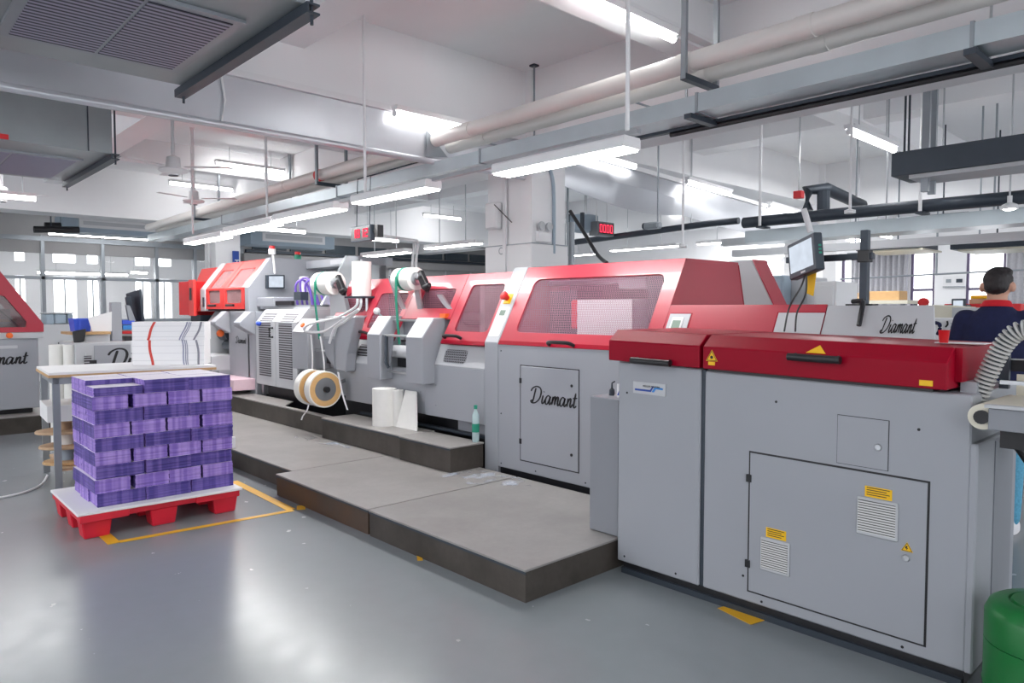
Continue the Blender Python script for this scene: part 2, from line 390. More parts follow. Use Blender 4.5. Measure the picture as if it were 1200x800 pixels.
# glazed partition on the left, the room behind it, and its outer wall with windows
MY = [-7, -1.75, -.45, .85, 2.15, 3.43, 4.70, 5.95, 6.92, 8.2, 19]
wl = wall_cells('wall_left', M['wallgrey'], 'x', -20.1, -20, [-7, 8.2, 19], [0, 1.15, 2.78, 3.17, 4.27], lambda i, j: i == 0 and j == 1)
for i, y in enumerate(MY[1:10]):
    bx('mullion', M['frame'], wl, -20.14, -19.95, y-.04, y+.04, 1.1, 3.2)
bx('top_rail', M['frame'], wl, -20.13, -19.93, -7, 8.2, 3.06, 3.17); bx('middle_rail', M['frame'], wl, -20.13, -19.95, -7, 8.2, 2.16, 2.23); bx('sill_rail', M['frame'], wl, -20.13, -19.93, -7, 8.2, 1.12, 1.2)
bx('glazing', M['clear'], wl, -20.06, -20.05, -7, 8.2, 1.15, 2.8)
bx('sill_band', M['wallgrey'], wl, -20, -19.82, 8.2, 19, 2.8, 3.02); bx('dark_sash', M['iron'], wl, -19.99, -19.9, 8.3, 19, 3.06, 3.14)
for k in range(9):
    y = 8.5+k*1.15; bx('clerestory_pane', M['darkglass'], wl, -20.0, -19.94, y, y+1.02, 3.16, 3.42); bx('panel_joint', M['light'], wl, -20.0, -19.96, y, y+.06, 0, 2.78)
YS = [-7, .9, 1.9, 3.6, 3.85, 4.55, 5.15, 5.45, 5.75, 6.8, 7.25, 7.45, 7.9, 9, 19]; OPEN = (1, 3, 5, 7, 9, 11)
wo = wall_cells('wall_outer', M['plaster'], 'x', -25.2, -25, YS, [0, 1.15, 2.36, 2.44, 2.85, 3.28, 4.27], lambda i, j: i in OPEN and j in (1, 2, 4))
for i in OPEN:
    w = struct(MB().box(-25.1, -25.05, YS[i], YS[i+1], 2.37, 2.43).box(-25.1, -25.05, (YS[i]+YS[i+1])/2-.02, (YS[i]+YS[i+1])/2+.02, 1.1, 2.4).build('window_%d' % (OPEN.index(i)+1), M['frame']))
# far wall with windows and curtains
XS = [-20, -9.4, -8.85, -7.36, -7.08, -5.8, -5.3, -4.68, -3.95, -3.3, -2.2, 5]
FO = (1, 3, 5, 7, 9)
wf = wall_cells('wall_far', M['plaster'], 'y', 18, 18.2, XS, [0, .9, 2.72, 4.27], lambda i, j: i in FO and j == 1)
for q, i in enumerate(FO):
    x0, x1 = XS[i], XS[i+1]
    struct(MB().box(x0, x0+.05, 18.03, 18.1, .9, 2.72).box(x1-.05, x1, 18.03, 18.1, .9, 2.72).box(x0+.05, x1-.05, 18.03, 18.1, 1.86, 1.92).box(x0+.05, x1-.05, 18.03, 18.1, .9, .96).build('window_%d' % (7+q), M['purpleframe']))
def curtain(x0, x1, label):
    n = int((x1-x0)*44); pts = []
    for i in range(n+1):
        x = x0+(x1-x0)*i/n; pts.append((x, 17.86+.035*math.sin(i*1.15)+.012*math.sin(i*.37)))
    b = MB(); A = [b.bm.verts.new((x, y, .35)) for x, y in pts]; B = [b.bm.verts.new((x, y, 2.78)) for x, y in pts]
    for i in range(n): b.bm.faces.new((A[i], A[i+1], B[i+1], B[i]))
    t = thing('curtain', label, 'curtain', (x0, 17.86, .35), group='window curtains')
    o = b.build('cloth', M['curtain'], t, smooth=True); s = o.modifiers.new('thickness', 'SOLIDIFY'); s.thickness = .006
    MB().tube([(x0-.1, 17.86, 2.8), (x1+.1, 17.86, 2.8)], .015).build('curtain_rod', M['frame'], t)
curtain(-7.08, -5.82, 'wide pleated grey curtain left of the white wall pier'); curtain(-3.9, -2.2, 'pleated grey curtain behind the man in navy polo'); curtain(-8.85, -8.1, 'small grey curtain beside the tilted touch monitor')
wall_cells('wall_back', M['plaster'], 'y', -7.2, -7, [-27, -18, -15, -12, -9, -6.5, -3.5, -1.5, 1.5, 3, 5], [0, .9, 3.2, 4.27], lambda i, j: i in (1, 3, 5) and j == 1)
wall_cells('wall_right', M['plaster'], 'x', 5, 5.2, [-7, -4, -1, 1, 4, 6, 9, 11, 14, 19], [0, .9, 3.2, 4.27], lambda i, j: i % 2 == 1 and j == 1)
# floor marking
def stripe(b, p, q, w):
    p = Vector((*p, .0015)); q = Vector((*q, .0015)); d = (q-p).normalized(); n = Vector((-d.y, d.x, 0))*w/2
    b.slab([p+n, q+n, q-n, p-n], (0, 0, .0015))
b = MB(); stripe(b, (-5.98, 1.17), (-4.86, 1.165), .07); stripe(b, (-4.875, 1.2), (-4.79, 2.31), .05); stripe(b, (-4.82, 2.305), (-5.95, 2.34), .065)
tag(b.build('floor_marking', M['tape']), 'yellow tape rectangle stuck to the floor around the red pallet', 'floor tape')
for (u, v, w, l, lab) in ((352, 595, .06, .1, 'yellow tape scrap at the rusty corner of the step platform'), (491, 654, .03, .08, 'tiny yellow tape scrap along the middle of the lower platform'), (868, 720, .1, .2, 'yellow tape scrap poking out under the grey trimming machine')):
    p = at(u, v, z=0); b = MB(); stripe(b, (p.x-l/2, p.y+.03), (p.x+l/2, p.y-.02), w); tag(b.build('tape_scrap', M['tape']), lab, 'floor tape')

# ================================================================== STEP PLATFORMS
M['rust'] = plate_mat('rusty riser', rgb(92, 68, 50), rgb(74, 66, 60), rgb(60, 46, 36), .55)
def platform(label, x0, x1, y0, y1, z0, z1, side='riser'):
    t = thing('step_platform', label, 'platform', ((x0+x1)/2, (y0+y1)/2, z0))
    bx('step_plate', M['plate'], t, x0, x1, y0, y1, z1-.012, z1, bev=.002)
    bx('riser', M[side], t, x0+.006, x1-.006, y0+.006, y1-.006, z0, z1-.012)
    bx('edge_trim', M['iron'], t, x0+.002, x1-.002, y0+.001, y0+.006, z1-.024, z1-.011)
    return t
platform('lower step platform beside the trimming machine, exposed front corner', -3.922, -2.477, 2.40, 3.72, 0, .168)
platform('lower step platform with rusty brown end beside the floor tape', -5.28, -3.938, 2.405, 3.72, 0, .168, 'rust')
platform('lower step platform set back behind the purple pallet', -10.4, -5.29, 2.545, 3.72, 0, .168)
platform('upper step against the hooded machine, with exposed end', -5.075, -4.365, 3.41, 3.76, .168, .368)
platform('upper step carrying the standing white paper rolls', -6.47, -5.085, 3.43, 3.8, .168, .368)
t = thing('step_platform', 'upper step with dark open pit under the tape spool', 'platform', (-8.2, 3.6, .168))
MB().prism([(-10.3, 3.5), (-6.48, 3.5), (-6.48, 3.56), (-7.55, 3.56), (-7.85, 3.8), (-10.3, 3.8)], 'z', .356, .368).build('step_plate', M['plate'], t)
bx('riser', M['riser'], t, -10.29, -6.485, 3.505, 3.55, .168, .356); bx('pit_floor', M['black'], t, -10.29, -6.485, 3.555, 3.8, .168, .18)
MB().prism([(-4.3, 3.25), (-4.0, 3.3), (-3.6, 3.62), (-3.9, 3.7), (-4.33, 3.66), (-4.4, 3.4)], 'z', .1685, .1692).build('residue_patch', M['dust'])
o = bpy.data.objects['residue_patch']; tag(o, 'white powdery residue on the platform at the end of the upper step', 'stain', kind='stuff')
b = MB().prism([(-6.6, 3.2), (-5.9, 3.3), (-5.7, 3.38), (-6.3, 3.42), (-6.9, 3.36)], 'z', .1685, .1692)
tag(b.build('residue_patch', M['dust']), 'white powdery residue along the foot of the upper step', 'stain', kind='stuff')

# ================================================================== TRIMMING MACHINE (nearest, right)
tm = thing('trimming_machine', 'large grey trimming machine with crimson lids nearest the camera', 'machine', (-1.6, 3.45, 0))
def sh(c): return Vector((c.x, c.y, c.z*(1-.0156*(c.x+2.43))))
def tb(name, m, x0, x1, y0, y1, z0, z1, par=None, bev=0):
    return MB().box(x0, x1, y0, y1, z0, z1).move(sh).build(name, m, par or tm, bev=bev)
tb('plinth', M['black'], -2.42, -.775, 3.1, 3.75, 0, .075); tb('foot_rail', M['iron'], -2.42, -.78, 3.082, 3.1, 0, .03)
tb('side_panel', M['grey'], -2.44, -1.927, 3.07, 3.77, .068, 1.165, bev=.006)
tb('main_body', M['grey'], -1.903, -.766, 3.07, 3.77, .07, 1.157, bev=.006)
tb('gap_post', M['iron'], -1.932, -1.9, 3.082, 3.75, .07, 1.16)
tb('back_panel', M['grey'], -2.482, -2.436, 3.13, 3.77, .17, 1.165); tb('side_box', M['greyd'], -2.695, -2.483, 3.13, 3.76, .17, .945, bev=.004)
def lid(name, x0, x1, x1t, hx0, hx1):
    o = MB().prism([(3.03, 1.172), (3.03, 1.279), (3.105, 1.336), (3.72, 1.336), (3.72, 1.172)], 'x', x0, x1).move(sh).build(name, M['crimson'], tm, bev=.004)
    z = 1.185 if name == 'short_lid' else 1.262
    h = MB().tube([(hx0, 3.0, z), (hx1, 3.0, z)], .017, 10).tube([(hx0+.02, 3.0, z), (hx0+.02, 3.035, z+.004)], .014).tube([(hx1-.02, 3.0, z), (hx1-.02, 3.035, z+.004)], .014)
    h.move(sh).build('handle', M['black'], o, smooth=True); return o
l1 = lid('short_lid', -2.478, -1.912, 0, -2.3, -2.06); l2 = lid('long_lid', -1.893, -.84, 0, -1.45, -1.225)
tb('lid_end', M['crimson'], -.842, -.815, 3.12, 3.7, 1.2, 1.334, l2); tb('dark_gap', M['black'], -1.89, -.9, 3.075, 3.2, 1.155, 1.176)
tb('end_bracket', M['grey'], -.83, -.775, 3.16, 3.35, 1.14, 1.2)
# the big hinged door, the small locked door, vents and stickers
def slit_door(name, x0, x1, z0, z1, w, par):
    o = tb(name, M['grey'], x0+w, x1-w, 3.0655, 3.08, z0+w, z1-w, par); 
    MB().box(x0, x1, 3.0685, 3.0695, z0, z1).move(sh).build('door_gap', M['black'], o); return o
bd = slit_door('cabinet_door', -1.663, -.899, .121, .798, .0085, tm); sd = slit_door('small_door', -1.26, -1.053, .81, 1.022, .0026, tm)
for z in (.24, .65): tb('hinge', M['black'], -1.672, -1.648, 3.06, 3.07, z, z+.035, bd)
def lock(x, z, par, r=.012):
    MB().lathe([(0, 0), (r, 0), (r*1.25, .004), (r, .009), (r*.5, .009), (r*.5, .006), (0, .006)], sh(Vector((x, 3.066, z))), (0, -1, 0), 14).build('lock', M['steel'], par, smooth=True)
lock(-1.092, .905, sd); lock(-.977, .468, bd)
def fan_vent(x0, x1, z0, z1):
    v = tb('vent', M['light'], x0, x1, 3.056, 3.066, z0, z1, bd, .004)
    tb('slats', M['vent'], x0+.008, x1-.008, 3.0535, 3.0565, z0+.014, z1-.01, v)
    return v
fan_vent(-1.595, -1.455, .25, .405); fan_vent(-1.17, -1.01, .525, .685)
def label_plate(x0, x1, z0, z1, par):
    s_ = tb('notice', M['yellow'], x0, x1, 3.0625, 3.0655, z0, z1, par); b = MB()
    for k in range(4):
        zz = z1-(z1-z0)*(k+.7)/4.6; b.box(x0+.008, x1-.008-.012*(k % 2), 3.0612, 3.062, zz, zz+(z1-z0)*.07)
    b.move(sh).build('notice_text', M['ink'], s_)
label_plate(-1.57, -1.475, .41, .455, bd); label_plate(-1.14, -1.035, .69, .735, bd)
def warn(name, x, z, w, y, par, bolt):
    t_ = MB().prism([(x-w/2, z), (x+w/2, z), (x, z+w*.87)], 'y', y-.002, y).move(sh).build(name, M['yellow'], par)
    b = MB()
    b.prism([(x-.006*w/.06, z+w*.5), (x+.004*w/.06, z+w*.52), (x, z+w*.34), (x+.007*w/.06, z+w*.33), (x-.004*w/.06, z+w*.1), (x-.001*w/.06, z+w*.27), (x-.009*w/.06, z+w*.27)], 'y', y-.003, y-.0021) if bolt else b.lathe([(0, 0), (w*.13, 0), (w*.13, .001), (0, .001)], (x, y-.0021, z+w*.3), (0, -1, 0), 10)
    b.move(sh).build('warning_symbol', M['ink'], t_)
    fr = MB()
    for p, q in (((x-w*.42, z+w*.05), (x+w*.42, z+w*.05)), ((x+w*.42, z+w*.05), (x, z+w*.78)), ((x, z+w*.78), (x-w*.42, z+w*.05))):
        fr.tube([(p[0], y-.0021, p[1]), (q[0], y-.0021, q[1])], w*.022, 4)
    fr.move(sh).build('warning_border', M['ink'], t_)
warn('warning_triangle', -.975, .495, .045, 3.0655, bd, True); warn('warning_triangle', -1.842, 1.212, .062, 3.03, l2, False)
tb('sticker_base', M['yellow'], -1.86, -1.825, 3.027, 3.0305, 1.192, 1.209, l2)
# yellow sign on the sloping face of the long lid
w = Vector((0, 3.105-3.03, 1.336-1.279)).normalized(); nn = Vector((0, -w.z, w.y))
MB().slab([sh(Vector((-1.385, 3.033, 1.2813)) + w*a + Vector((dx, 0, 0)) + nn*.001) for dx, a in ((0, 0), (.085, 0), (.0425, .055))], nn*.002).build('warning_triangle', M['yellow'], l2)
tb('sticker_base', M['yellow'], -.935, -.888, 3.027, 3.0305, 1.183, 1.205, l2)
# maker's plate
pl = tb('maker_plate', M['light'], -2.335, -2.13, 3.064, 3.071, 1.005, 1.068)
block_text('maker_name', 'MÜLLER MARTINI', pl, sh(Vector((-2.27, 3.063, 1.043))), X, Z, (0, -1, 0), .0135, M['ink'])
MB().prism([(-2.323, 1.03), (-2.225, 1.03), (-2.208, 1.052), (-2.2, 1.052), (-2.22, 1.02), (-2.323, 1.02)], 'y', 3.0625, 3.0635).move(sh).build('maker_mark', M['bluemark'], pl)
MB().prism([(-2.215, 1.02), (-2.196, 1.047), (-2.145, 1.047), (-2.145, 1.037), (-2.188, 1.037), (-2.2, 1.02)], 'y', 3.0625, 3.0635).move(sh).build('maker_mark', M['cyanmark'], pl)
for x, z in ((-1.535, 1.045), (-.945, 1.0), (-1.685, .19), (-1.59, .092), (-.985, .092), (-2.39, .1), (-2.06, .095), (-2.38, 1.0)):
    MB().lathe([(0, 0), (.006, 0), (.006, .002), (0, .002)], sh(Vector((x, 3.0705, z))), (0, -1, 0), 10).build('screw_hole', M['ink'], tm)
# lower right side cover that stands proud of the end
MB().box(-.772, -.742, 3.07, 3.58, .066, .945).build('side_cover', M['grey'], tm, bev=.006)
MB().box(-.745, -.738, 3.3, 3.575, .1, .93).build('side_cover_fold', M['greyd'], tm)
# things on the little box to the left
tag(MB().prism([(-2.555, .9455), (-2.495, .9455), (-2.495, 1.025), (-2.555, 1.025)], 'y', 3.2, 3.26).build('small_carton', M['white'], bev=.002), 'small white carton with blue arrow on the ledge beside the trimming machine', 'box')
o = bpy.data.objects['small_carton']
MB().prism([(-2.55, .96), (-2.515, .96), (-2.53, 1.0)], 'y', 3.197, 3.1995).build('printed_arrow', M['bluemark'], o); MB().box(-2.51, -2.503, 3.197, 3.1995, .955, 1.015).build('printed_bar', M['ink'], o)
t = thing('oil_can', 'tiny dark oil can standing next to the white carton on the ledge', 'can', (-2.63, 3.25, .9455))
MB().lathe([(0, 0), (.016, 0), (.016, .035), (.006, .045), (.004, .075), (0, .075)], (-2.63, 3.25, .9455), Z, 12).build('can_body', M['iron'], t, smooth=True); MB().tube([(-2.63, 3.25, 1.02), (-2.61, 3.25, 1.03)], .004).build('spout', M['black'], t)

# delivery conveyor, hose and bracket at the right end of the trimmer
cv = thing('delivery_conveyor', 'short belt conveyor leaving the right end of the trimming machine', 'conveyor', (.2, 3.2, 0))
MB().lathe([(.028, 0), (.046, .002), (.046, .42), (.028, .422)], (-.712, 2.98, 1.062), Y, 24).build('belt_roller', M['cream'], cv, smooth=True)
MB().lathe([(0, 0), (.025, 0), (.025, .02), (0, .02)], (-.712, 2.968, 1.062), Y, 16).build('bearing_cap', M['black'], cv)
bx('side_rail', M['greyd'], cv, -.69, 1.2, 2.965, 2.985, 1.02, 1.098, bev=.003); bx('belt', M['cream'], cv, -.70, 1.2, 2.99, 3.4, 1.085, 1.108); bx('rail_top', M['light'], cv, -.70, 1.2, 2.955, 2.99, 1.099, 1.11)
bx('guide_plate', M['cream'], cv, -.70, 1.2, 3.41, 3.425, 1.09, 1.19); bx('drive_box', M['black'], cv, -.66, -.35, 3.0, 3.38, .955, 1.02)
for x in (-.36, 1.1):
    for y in (3.02, 3.38): MB().tube([(x, y, 0), (x, y, 1.02)], .018).build('leg', M['steel'], cv)
bx('stop_bar', M['steel'], cv, -.71, -.58, 3.2, 3.22, 1.165, 1.18)
hs = []
for u, v in ((1141, 474), (1147, 462), (1155, 444), (1164, 425), (1174, 407), (1185, 394), (1196, 387), (1212, 386), (1235, 392)): hs.append(at(u, v, y=3.22))
hp = smooth_path(hs, 10); b = MB(); rings = []
t = thing('suction_hose', 'grey ribbed suction hose arching up from the end of the trimming machine', 'hose', tuple(hp[0]))
b.tube(hp, .024, 12); b.build('hose_core', M['iron'], t, smooth=True)
b = MB(); L = 0; last = 0; step = .0165
for i in range(1, len(hp)):
    d = hp[i]-hp[i-1]; l = d.length
    while last+step <= L+l:
        last += step; p = hp[i-1]+d*((last-L)/l); dn = d.normalized()
        b.lathe([(.023, -.0055), (.036, -.004), (.037, 0), (.036, .004), (.023, .0055)], p, dn, 16)
    L += l
b.build('hose_rib', mat('pale grey hose rib', rgb(186, 186, 184), .5), t, smooth=True)['kind'] = 'stuff'
t = thing('bracket_arm', 'black steel bracket arm with short post behind the ribbed hose', 'bracket', (-.72, 3.3, 1.14))
bx('post', M['iron'], t, -.757, -.725, 3.4, 3.43, 1.13, 1.315); bx('arm', M['black'], t, -.76, .6, 3.43, 3.47, 1.2, 1.245); bx('arm_edge', M['steel'], t, -.75, .6, 3.43, 3.47, 1.2455, 1.249)
cb = [at(u, v, y=3.45) for u, v in ((1138, 530), (1150, 521), (1163, 514), (1176, 514), (1190, 522), (1204, 541))]
tag(MB().tube(smooth_path(cb), .014, 8).build('power_cable', M['black'], smooth=True), 'thick black cable looping below the belt conveyor', 'cable')
# green drum
t = thing('plastic_drum', 'green plastic drum with lid on the floor at the end of the trimming machine', 'drum', (-.515, 3.06, 0))
MB().lathe([(0, 0), (.157, 0), (.181, .02), (.187, .1), (.19, .105), (.187, .115), (.187, .262)], (-.515, 3.06, 0), Z, 40).build('drum_body', M['green'], t, smooth=True)
MB().lathe([(.181, .26), (.187, .265), (.187, .36), (.173, .395), (.15, .41), (.115, .412), (.112, .404), (.108, .404), (.104, .416), (0, .418)], (-.515, 3.06, 0), Z, 40).build('drum_lid', M['green'], t, smooth=True)
t = thing('water_scoop', 'white plastic scoop lying on the lid of the green drum', 'scoop', (-.46, 3.04, .42))
MB().ell((-.45, 3.04, .462), .085, .06, .043).build('scoop_bowl', M['white'], t, smooth=True); MB().tube([(-.38, 3.04, .47), (-.25, 3.06, .5)], .014).build('scoop_handle', M['white'], t, smooth=True)

# ================================================================== BINDING LINE
class Slope:
    """inclined front of a hood, from (y0,z0) at the bottom to (y1,z1) at the top"""
    def __init__(s, y0, z0, y1, z1):
        s.y0, s.z0 = y0, z0; s.L = math.hypot(y1-y0, z1-z0); s.dy, s.dz = (y1-y0)/s.L, (z1-z0)/s.L
        s.n = Vector((0, -s.dz, s.dy)); s.u = Vector((0, s.dy, s.dz))
    def P(s, x, t, off=0): return Vector((x, s.y0+s.dy*t, s.z0+s.dz*t))+s.n*off
    def rrect(s, x0, x1, t0, t1, r, k=4):
        out = []
        for cx, ct, a0 in ((x1-r, t1-r, 0), (x0+r, t1-r, 90), (x0+r, t0+r, 180), (x1-r, t0+r, 270)):
            for i in range(k+1):
                a = math.radians(a0+90*i/k); out.append((cx+r*math.cos(a), ct+r*math.sin(a)))
        return out
    def sheet(s, b, x0, x1, t0, t1, win, r=.05, th=.02, off=0):
        """sheet x0..x1, t0..t1 with a round-cornered opening"""
        if win is None:
            b.slab([s.P(x, t, off) for x, t in ((x0, t0), (x1, t0), (x1, t1), (x0, t1))], s.n*-th); return
        inner = s.rrect(*win, r); n = len(inner); k = n//4
        outer = [((x1, t1), (x0, t1), (x0, t0), (x1, t0))[i//k] for i in range(n)]
        loops = []
        for o in (off, off-th):
            I = [b.bm.verts.new(s.P(x, t, o)) for x, t in inner]; C = [b.bm.verts.new(s.P(x, t, o)) for x, t in ((x1, t1), (x0, t1), (x0, t0), (x1, t0))]
            for i in range(n):
                j = (i+1) % n; a, c = C[i//k], C[j//k]
                if a is c: b.bm.faces.new((I[i], I[j], a))
                else: b.bm.faces.new((I[i], I[j], c, a))
            loops.append((I, C))
        for q in (0, 1):
            A, B = loops[0][q], loops[1][q]; m = len(A)
            for i in range(m): b.bm.faces.new((A[i], A[(i+1) % m], B[(i+1) % m], B[i]))
    def plate(s, name, m, par, x0, x1, t0, t1, off, th=.004, r=0):
        pts = s.rrect(x0, x1, t0, t1, r) if r else ((x0, t0), (x1, t0), (x1, t1), (x0, t1))
        return MB().slab([s.P(x, t, off) for x, t in pts], s.n*-th).build(name, m, par)
def handle_on(sl, par, x0, x1, t, name='handle'):
    p = [sl.P(x0, t, .004), sl.P(x0+.02, t, .045), sl.P((x0+x1)/2, t, .052), sl.P(x1-.02, t, .045), sl.P(x1, t, .004)]
    return MB().tube(smooth_path(p, 4), .014, 8).build(name, M['black'], par, smooth=True)

# ---- machine with the large punched hood
hm = thing('binding_machine', 'grey machine with large punched red hood and lettered door, behind the step platform', 'machine', (-3.4, 4.4, .17))
HX0, HX1 = -4.226, -2.715
bx('front_panel', M['grey'], hm, HX0, -2.72, 3.79, 4.95, .19, 1.172, bev=.004); bx('plinth', M['black'], hm, HX0, -2.72, 3.815, 4.9, .005, .19)
bx('rear_body', M['grey'], hm, -2.5, -1.27, 3.93, 4.6, .02, 1.17)
d = bx('cabinet_door', M['grey'], hm, -3.962, -3.368, 3.785, 3.795, .285, 1.014, bev=.002); bx('door_gap', M['black'], d, -3.97, -3.36, 3.788, 3.789, .277, 1.022)
for z in (.43, .9): bx('hinge', M['black'], d, -3.972, -3.95, 3.78, 3.786, z-.02, z+.02)
for z in (.4, .9): MB().lathe([(0, 0), (.011, 0), (.011, .004), (0, .004)], (-3.43, 3.785, z), (0, -1, 0), 12).build('lock', M['ink'], d)
script_word('script_lettering', d, (-3.845, 3.785, .743), X, Z, (0, -1, 0), .066)
for x, z in ((-4.19, 1.12), (-4.19, .62), (-4.19, .22), (-3.8, .22), (-3.3, .22), (-3.05, 1.12)): MB().lathe([(0, 0), (.006, 0), (.006, .002), (0, .002)], (x, 3.7895, z), (0, -1, 0), 8).build('screw_hole', M['ink'], hm)
SB = Slope(3.79, 1.175, 4.126, 1.79)
b = MB(); SB.sheet(b, HX0, HX1, .0, SB.L, (-4.085, -2.83, .107, .587), .06)
hd = b.build('hood', M['rose'], hm)
SB.plate('hood_lip', M['crimson'], hd, HX0, HX1, -.005, .028, .002, .022)
MB().box(HX0, HX1, 4.126, 4.81, 1.772, 1.792).build('hood_top', M['rose'], hd)
MB().prism([(3.8, 1.175), (4.126, 1.772), (4.81, 1.772), (4.95, 1.3), (4.95, 1.175)], 'x', HX1-.02, HX1-.002).build('hood_end', M['rose'], hd); MB().prism([(3.8, 1.175), (4.126, 1.772), (4.81, 1.772), (4.95, 1.3), (4.95, 1.175)], 'x', HX0+.002, HX0+.02).build('hood_end', M['rose'], hd)
MB().slab([(HX0, 4.81, 1.772), (HX1, 4.81, 1.772), (HX1, 4.95, 1.3), (HX0, 4.95, 1.3)], (0, .01, .003)).build('hood_back', M['crimson'], hd)
SB.plate('punched_pane', M['mesh'], hd, -4.10, -2.815, .092, .602, -.012, .0016)
handle_on(SB, hd, -3.66, -3.42, .012)
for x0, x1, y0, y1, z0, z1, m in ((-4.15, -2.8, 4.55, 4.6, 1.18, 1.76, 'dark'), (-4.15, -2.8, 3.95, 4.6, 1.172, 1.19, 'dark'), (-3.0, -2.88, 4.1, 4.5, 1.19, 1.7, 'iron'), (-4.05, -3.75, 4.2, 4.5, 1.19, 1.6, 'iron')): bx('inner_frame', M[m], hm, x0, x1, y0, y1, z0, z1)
MB().tube([(-4.1, 4.25, 1.66), (-2.85, 4.25, 1.66)], .02).build('inner_rod', M['steel'], hm, smooth=True); bx('guide_block', M['light'], hm, -3.35, -3.1, 4.2, 4.34, 1.6, 1.68, bev=.01); bx('clamp_block', M['red'], hm, -3.75, -3.66, 4.12, 4.22, 1.3, 1.52, bev=.01)
o = bx('white_card_stack', M['paper'], None, -3.62, -3.1, 4.05, 4.4, 1.19, 1.52, bev=.002); tag(o, 'stack of white sheets seen through the large punched red hood', 'paper stack')
# lower continuation of the hood towards the operator side
S2 = Slope(3.79, 1.175, 4.126, 1.79)
b = MB(); S2.sheet(b, HX1+.004, -1.69, 0, .343, None); cv2 = b.build('low_hood', M['rose'], hm)
S2.plate('inset_panel', M['light'], cv2, -1.955, -1.69, .0, .287, .006, .006); S2.plate('inset_gap', M['crimson'], cv2, -1.965, -1.688, .0, .294, .003, .003)
S2.plate('control_panel', M['light'], cv2, -2.69, -2.535, .12, .276, .006, .006); S2.plate('panel_gap', M['crimson'], cv2, -2.69, -2.525, .11, .284, .003, .003)
S2.plate('display_bezel', M['white'], cv2, -2.66, -2.575, .14, .25, .012, .006, .01); S2.plate('display', M['lcd'], cv2, -2.647, -2.588, .165, .225, .014, .002)
b = MB(); b.slab([S2.P(x, t_) for x, t_ in ((-1.686, 0), (-1.1, 0), (-1.165, .335), (-1.686, .335))], S2.n*-.02); gp = b.build('grey_hood_panel', M['light'], hm)
MB().prism([(3.8, 1.19), (3.945, 1.466), (4.08, 1.466), (4.08, 1.19)], 'x', -2.71, -1.69).build('hood_core', M['rose'], hm)
MB().prism([(3.8, 1.19), (3.945, 1.45), (4.08, 1.45), (4.08, 1.19)], 'x', -1.684, -1.27).build('grey_core', M['light'], hm)
script_word('script_lettering', gp, S2.P(-1.385, .175, .001), (.56, 0, 0), S2.u*1.25, S2.n, .041)
# black latch over the top edge
p = [S2.P(-1.545, .345, .03), S2.P(-1.535, .345, .03), S2.P(-1.53, .30, .03), S2.P(-1.53, .2, .03), S2.P(-1.53, .17, .02)]
MB().tube([S2.P(-1.56, .36, .0), S2.P(-1.5, .352, .02), S2.P(-1.49, .34, .03), S2.P(-1.485, .2, .03)], .013, 8).build('latch', M['black'], gp, smooth=True)
# tilted grey plate standing behind the hood
t = thing('feeder_guard', 'tall tapered grey guard plate behind the red hood of the binding machine', 'guard', (-3.0, 5.6, 0))
MB().prism([(-3.36, 0), (-3.36, 1.2), (-3.2, 1.86), (-2.98, 1.86), (-2.64, 1.2), (-2.64, 0)], 'y', 5.5, 5.7).build('guard_plate', M['light'], t, bev=.01)
MB().slab([(-2.975, 5.49, 1.86), (-2.965, 5.49, 1.86), (-2.63, 5.49, 1.2), (-2.64, 5.49, 1.2)], (0, .22, 0)).build('red_edge', M['rose'], t)
# pole, arm and touch screen
t = thing('monitor_pole', 'black steel pole with side arm carrying the tilted touch monitor', 'pole', (-1.515, 4.0, 1.466))
bx('pole_tube', M['iron'], t, -1.535, -1.495, 3.98, 4.02, 1.466, 1.872, bev=.003); bx('foot_plate', M['black'], t, -1.6, -1.46, 3.97, 4.05, 1.466, 1.478)
bx('arm', M['iron'], t, -1.95, -1.47, 3.985, 4.015, 1.715, 1.75, bev=.003); bx('clamp', M['black'], t, -1.545, -1.485, 3.972, 4.028, 1.7, 1.765, bev=.003)
t = thing('touch_monitor', 'tilted black touch monitor with lit grey screen on the black pole', 'monitor', (-1.72, 3.9, 1.74))
cc = at(939, 301, y=3.85); yw, ro, w, h = -.603, .176, .1375, .102
ux0 = Vector((math.cos(yw), math.sin(yw), 0)); nn = Vector((math.sin(yw), -math.cos(yw), 0)); ux2 = ux0*math.cos(ro)+Vector(Z)*math.sin(ro); uy = -ux0*math.sin(ro)+Vector(Z)*math.cos(ro)
def MP(a, b_, d=0): return cc+ux2*(a*w)+uy*(b_*h)+nn*d
MB().slab([MP(-1, -1), MP(1, -1), MP(1, 1), MP(-1, 1)], nn*-.05).build('casing', M['iron'], t, bev=.006)
MB().slab([MP(-.84, -.68, .002), MP(.8, -.68, .002), MP(.8, .78, .002), MP(-.84, .78, .002)], nn*-.004).build('screen', M['screen'], t)
MB().slab([MP(-.1, -.88, .002), MP(.2, -.88, .002), MP(.2, -.78, .002), MP(-.1, -.78, .002)], nn*-.004).build('maker_badge', M['light'], t)
MB().tube([MP(0, 0, -.05), MP(0, 0, -.09), (-1.76, 3.99, 1.735)], .02).build('mount', M['black'], t)
b = MB()
for k in range(3): b.slab([MP(1.0, .35-.2*k, -.02)+ux2*.0, MP(1.0, .25-.2*k, -.02), MP(1.0, .25-.2*k, -.035), MP(1.0, .35-.2*k, -.035)], ux2*.003)
b.build('port', M['teal'], t)
p0 = MP(-.1, -1, -.02)
tag(MB().tube(smooth_path([p0, p0+Vector((-.02, 0, -.06)), at(925, 360, y=3.8), at(919, 388, y=3.72)]), .005).build('monitor_cable', M['black'], smooth=True), 'thin black cable hanging from the touch monitor, left strand', 'cable')
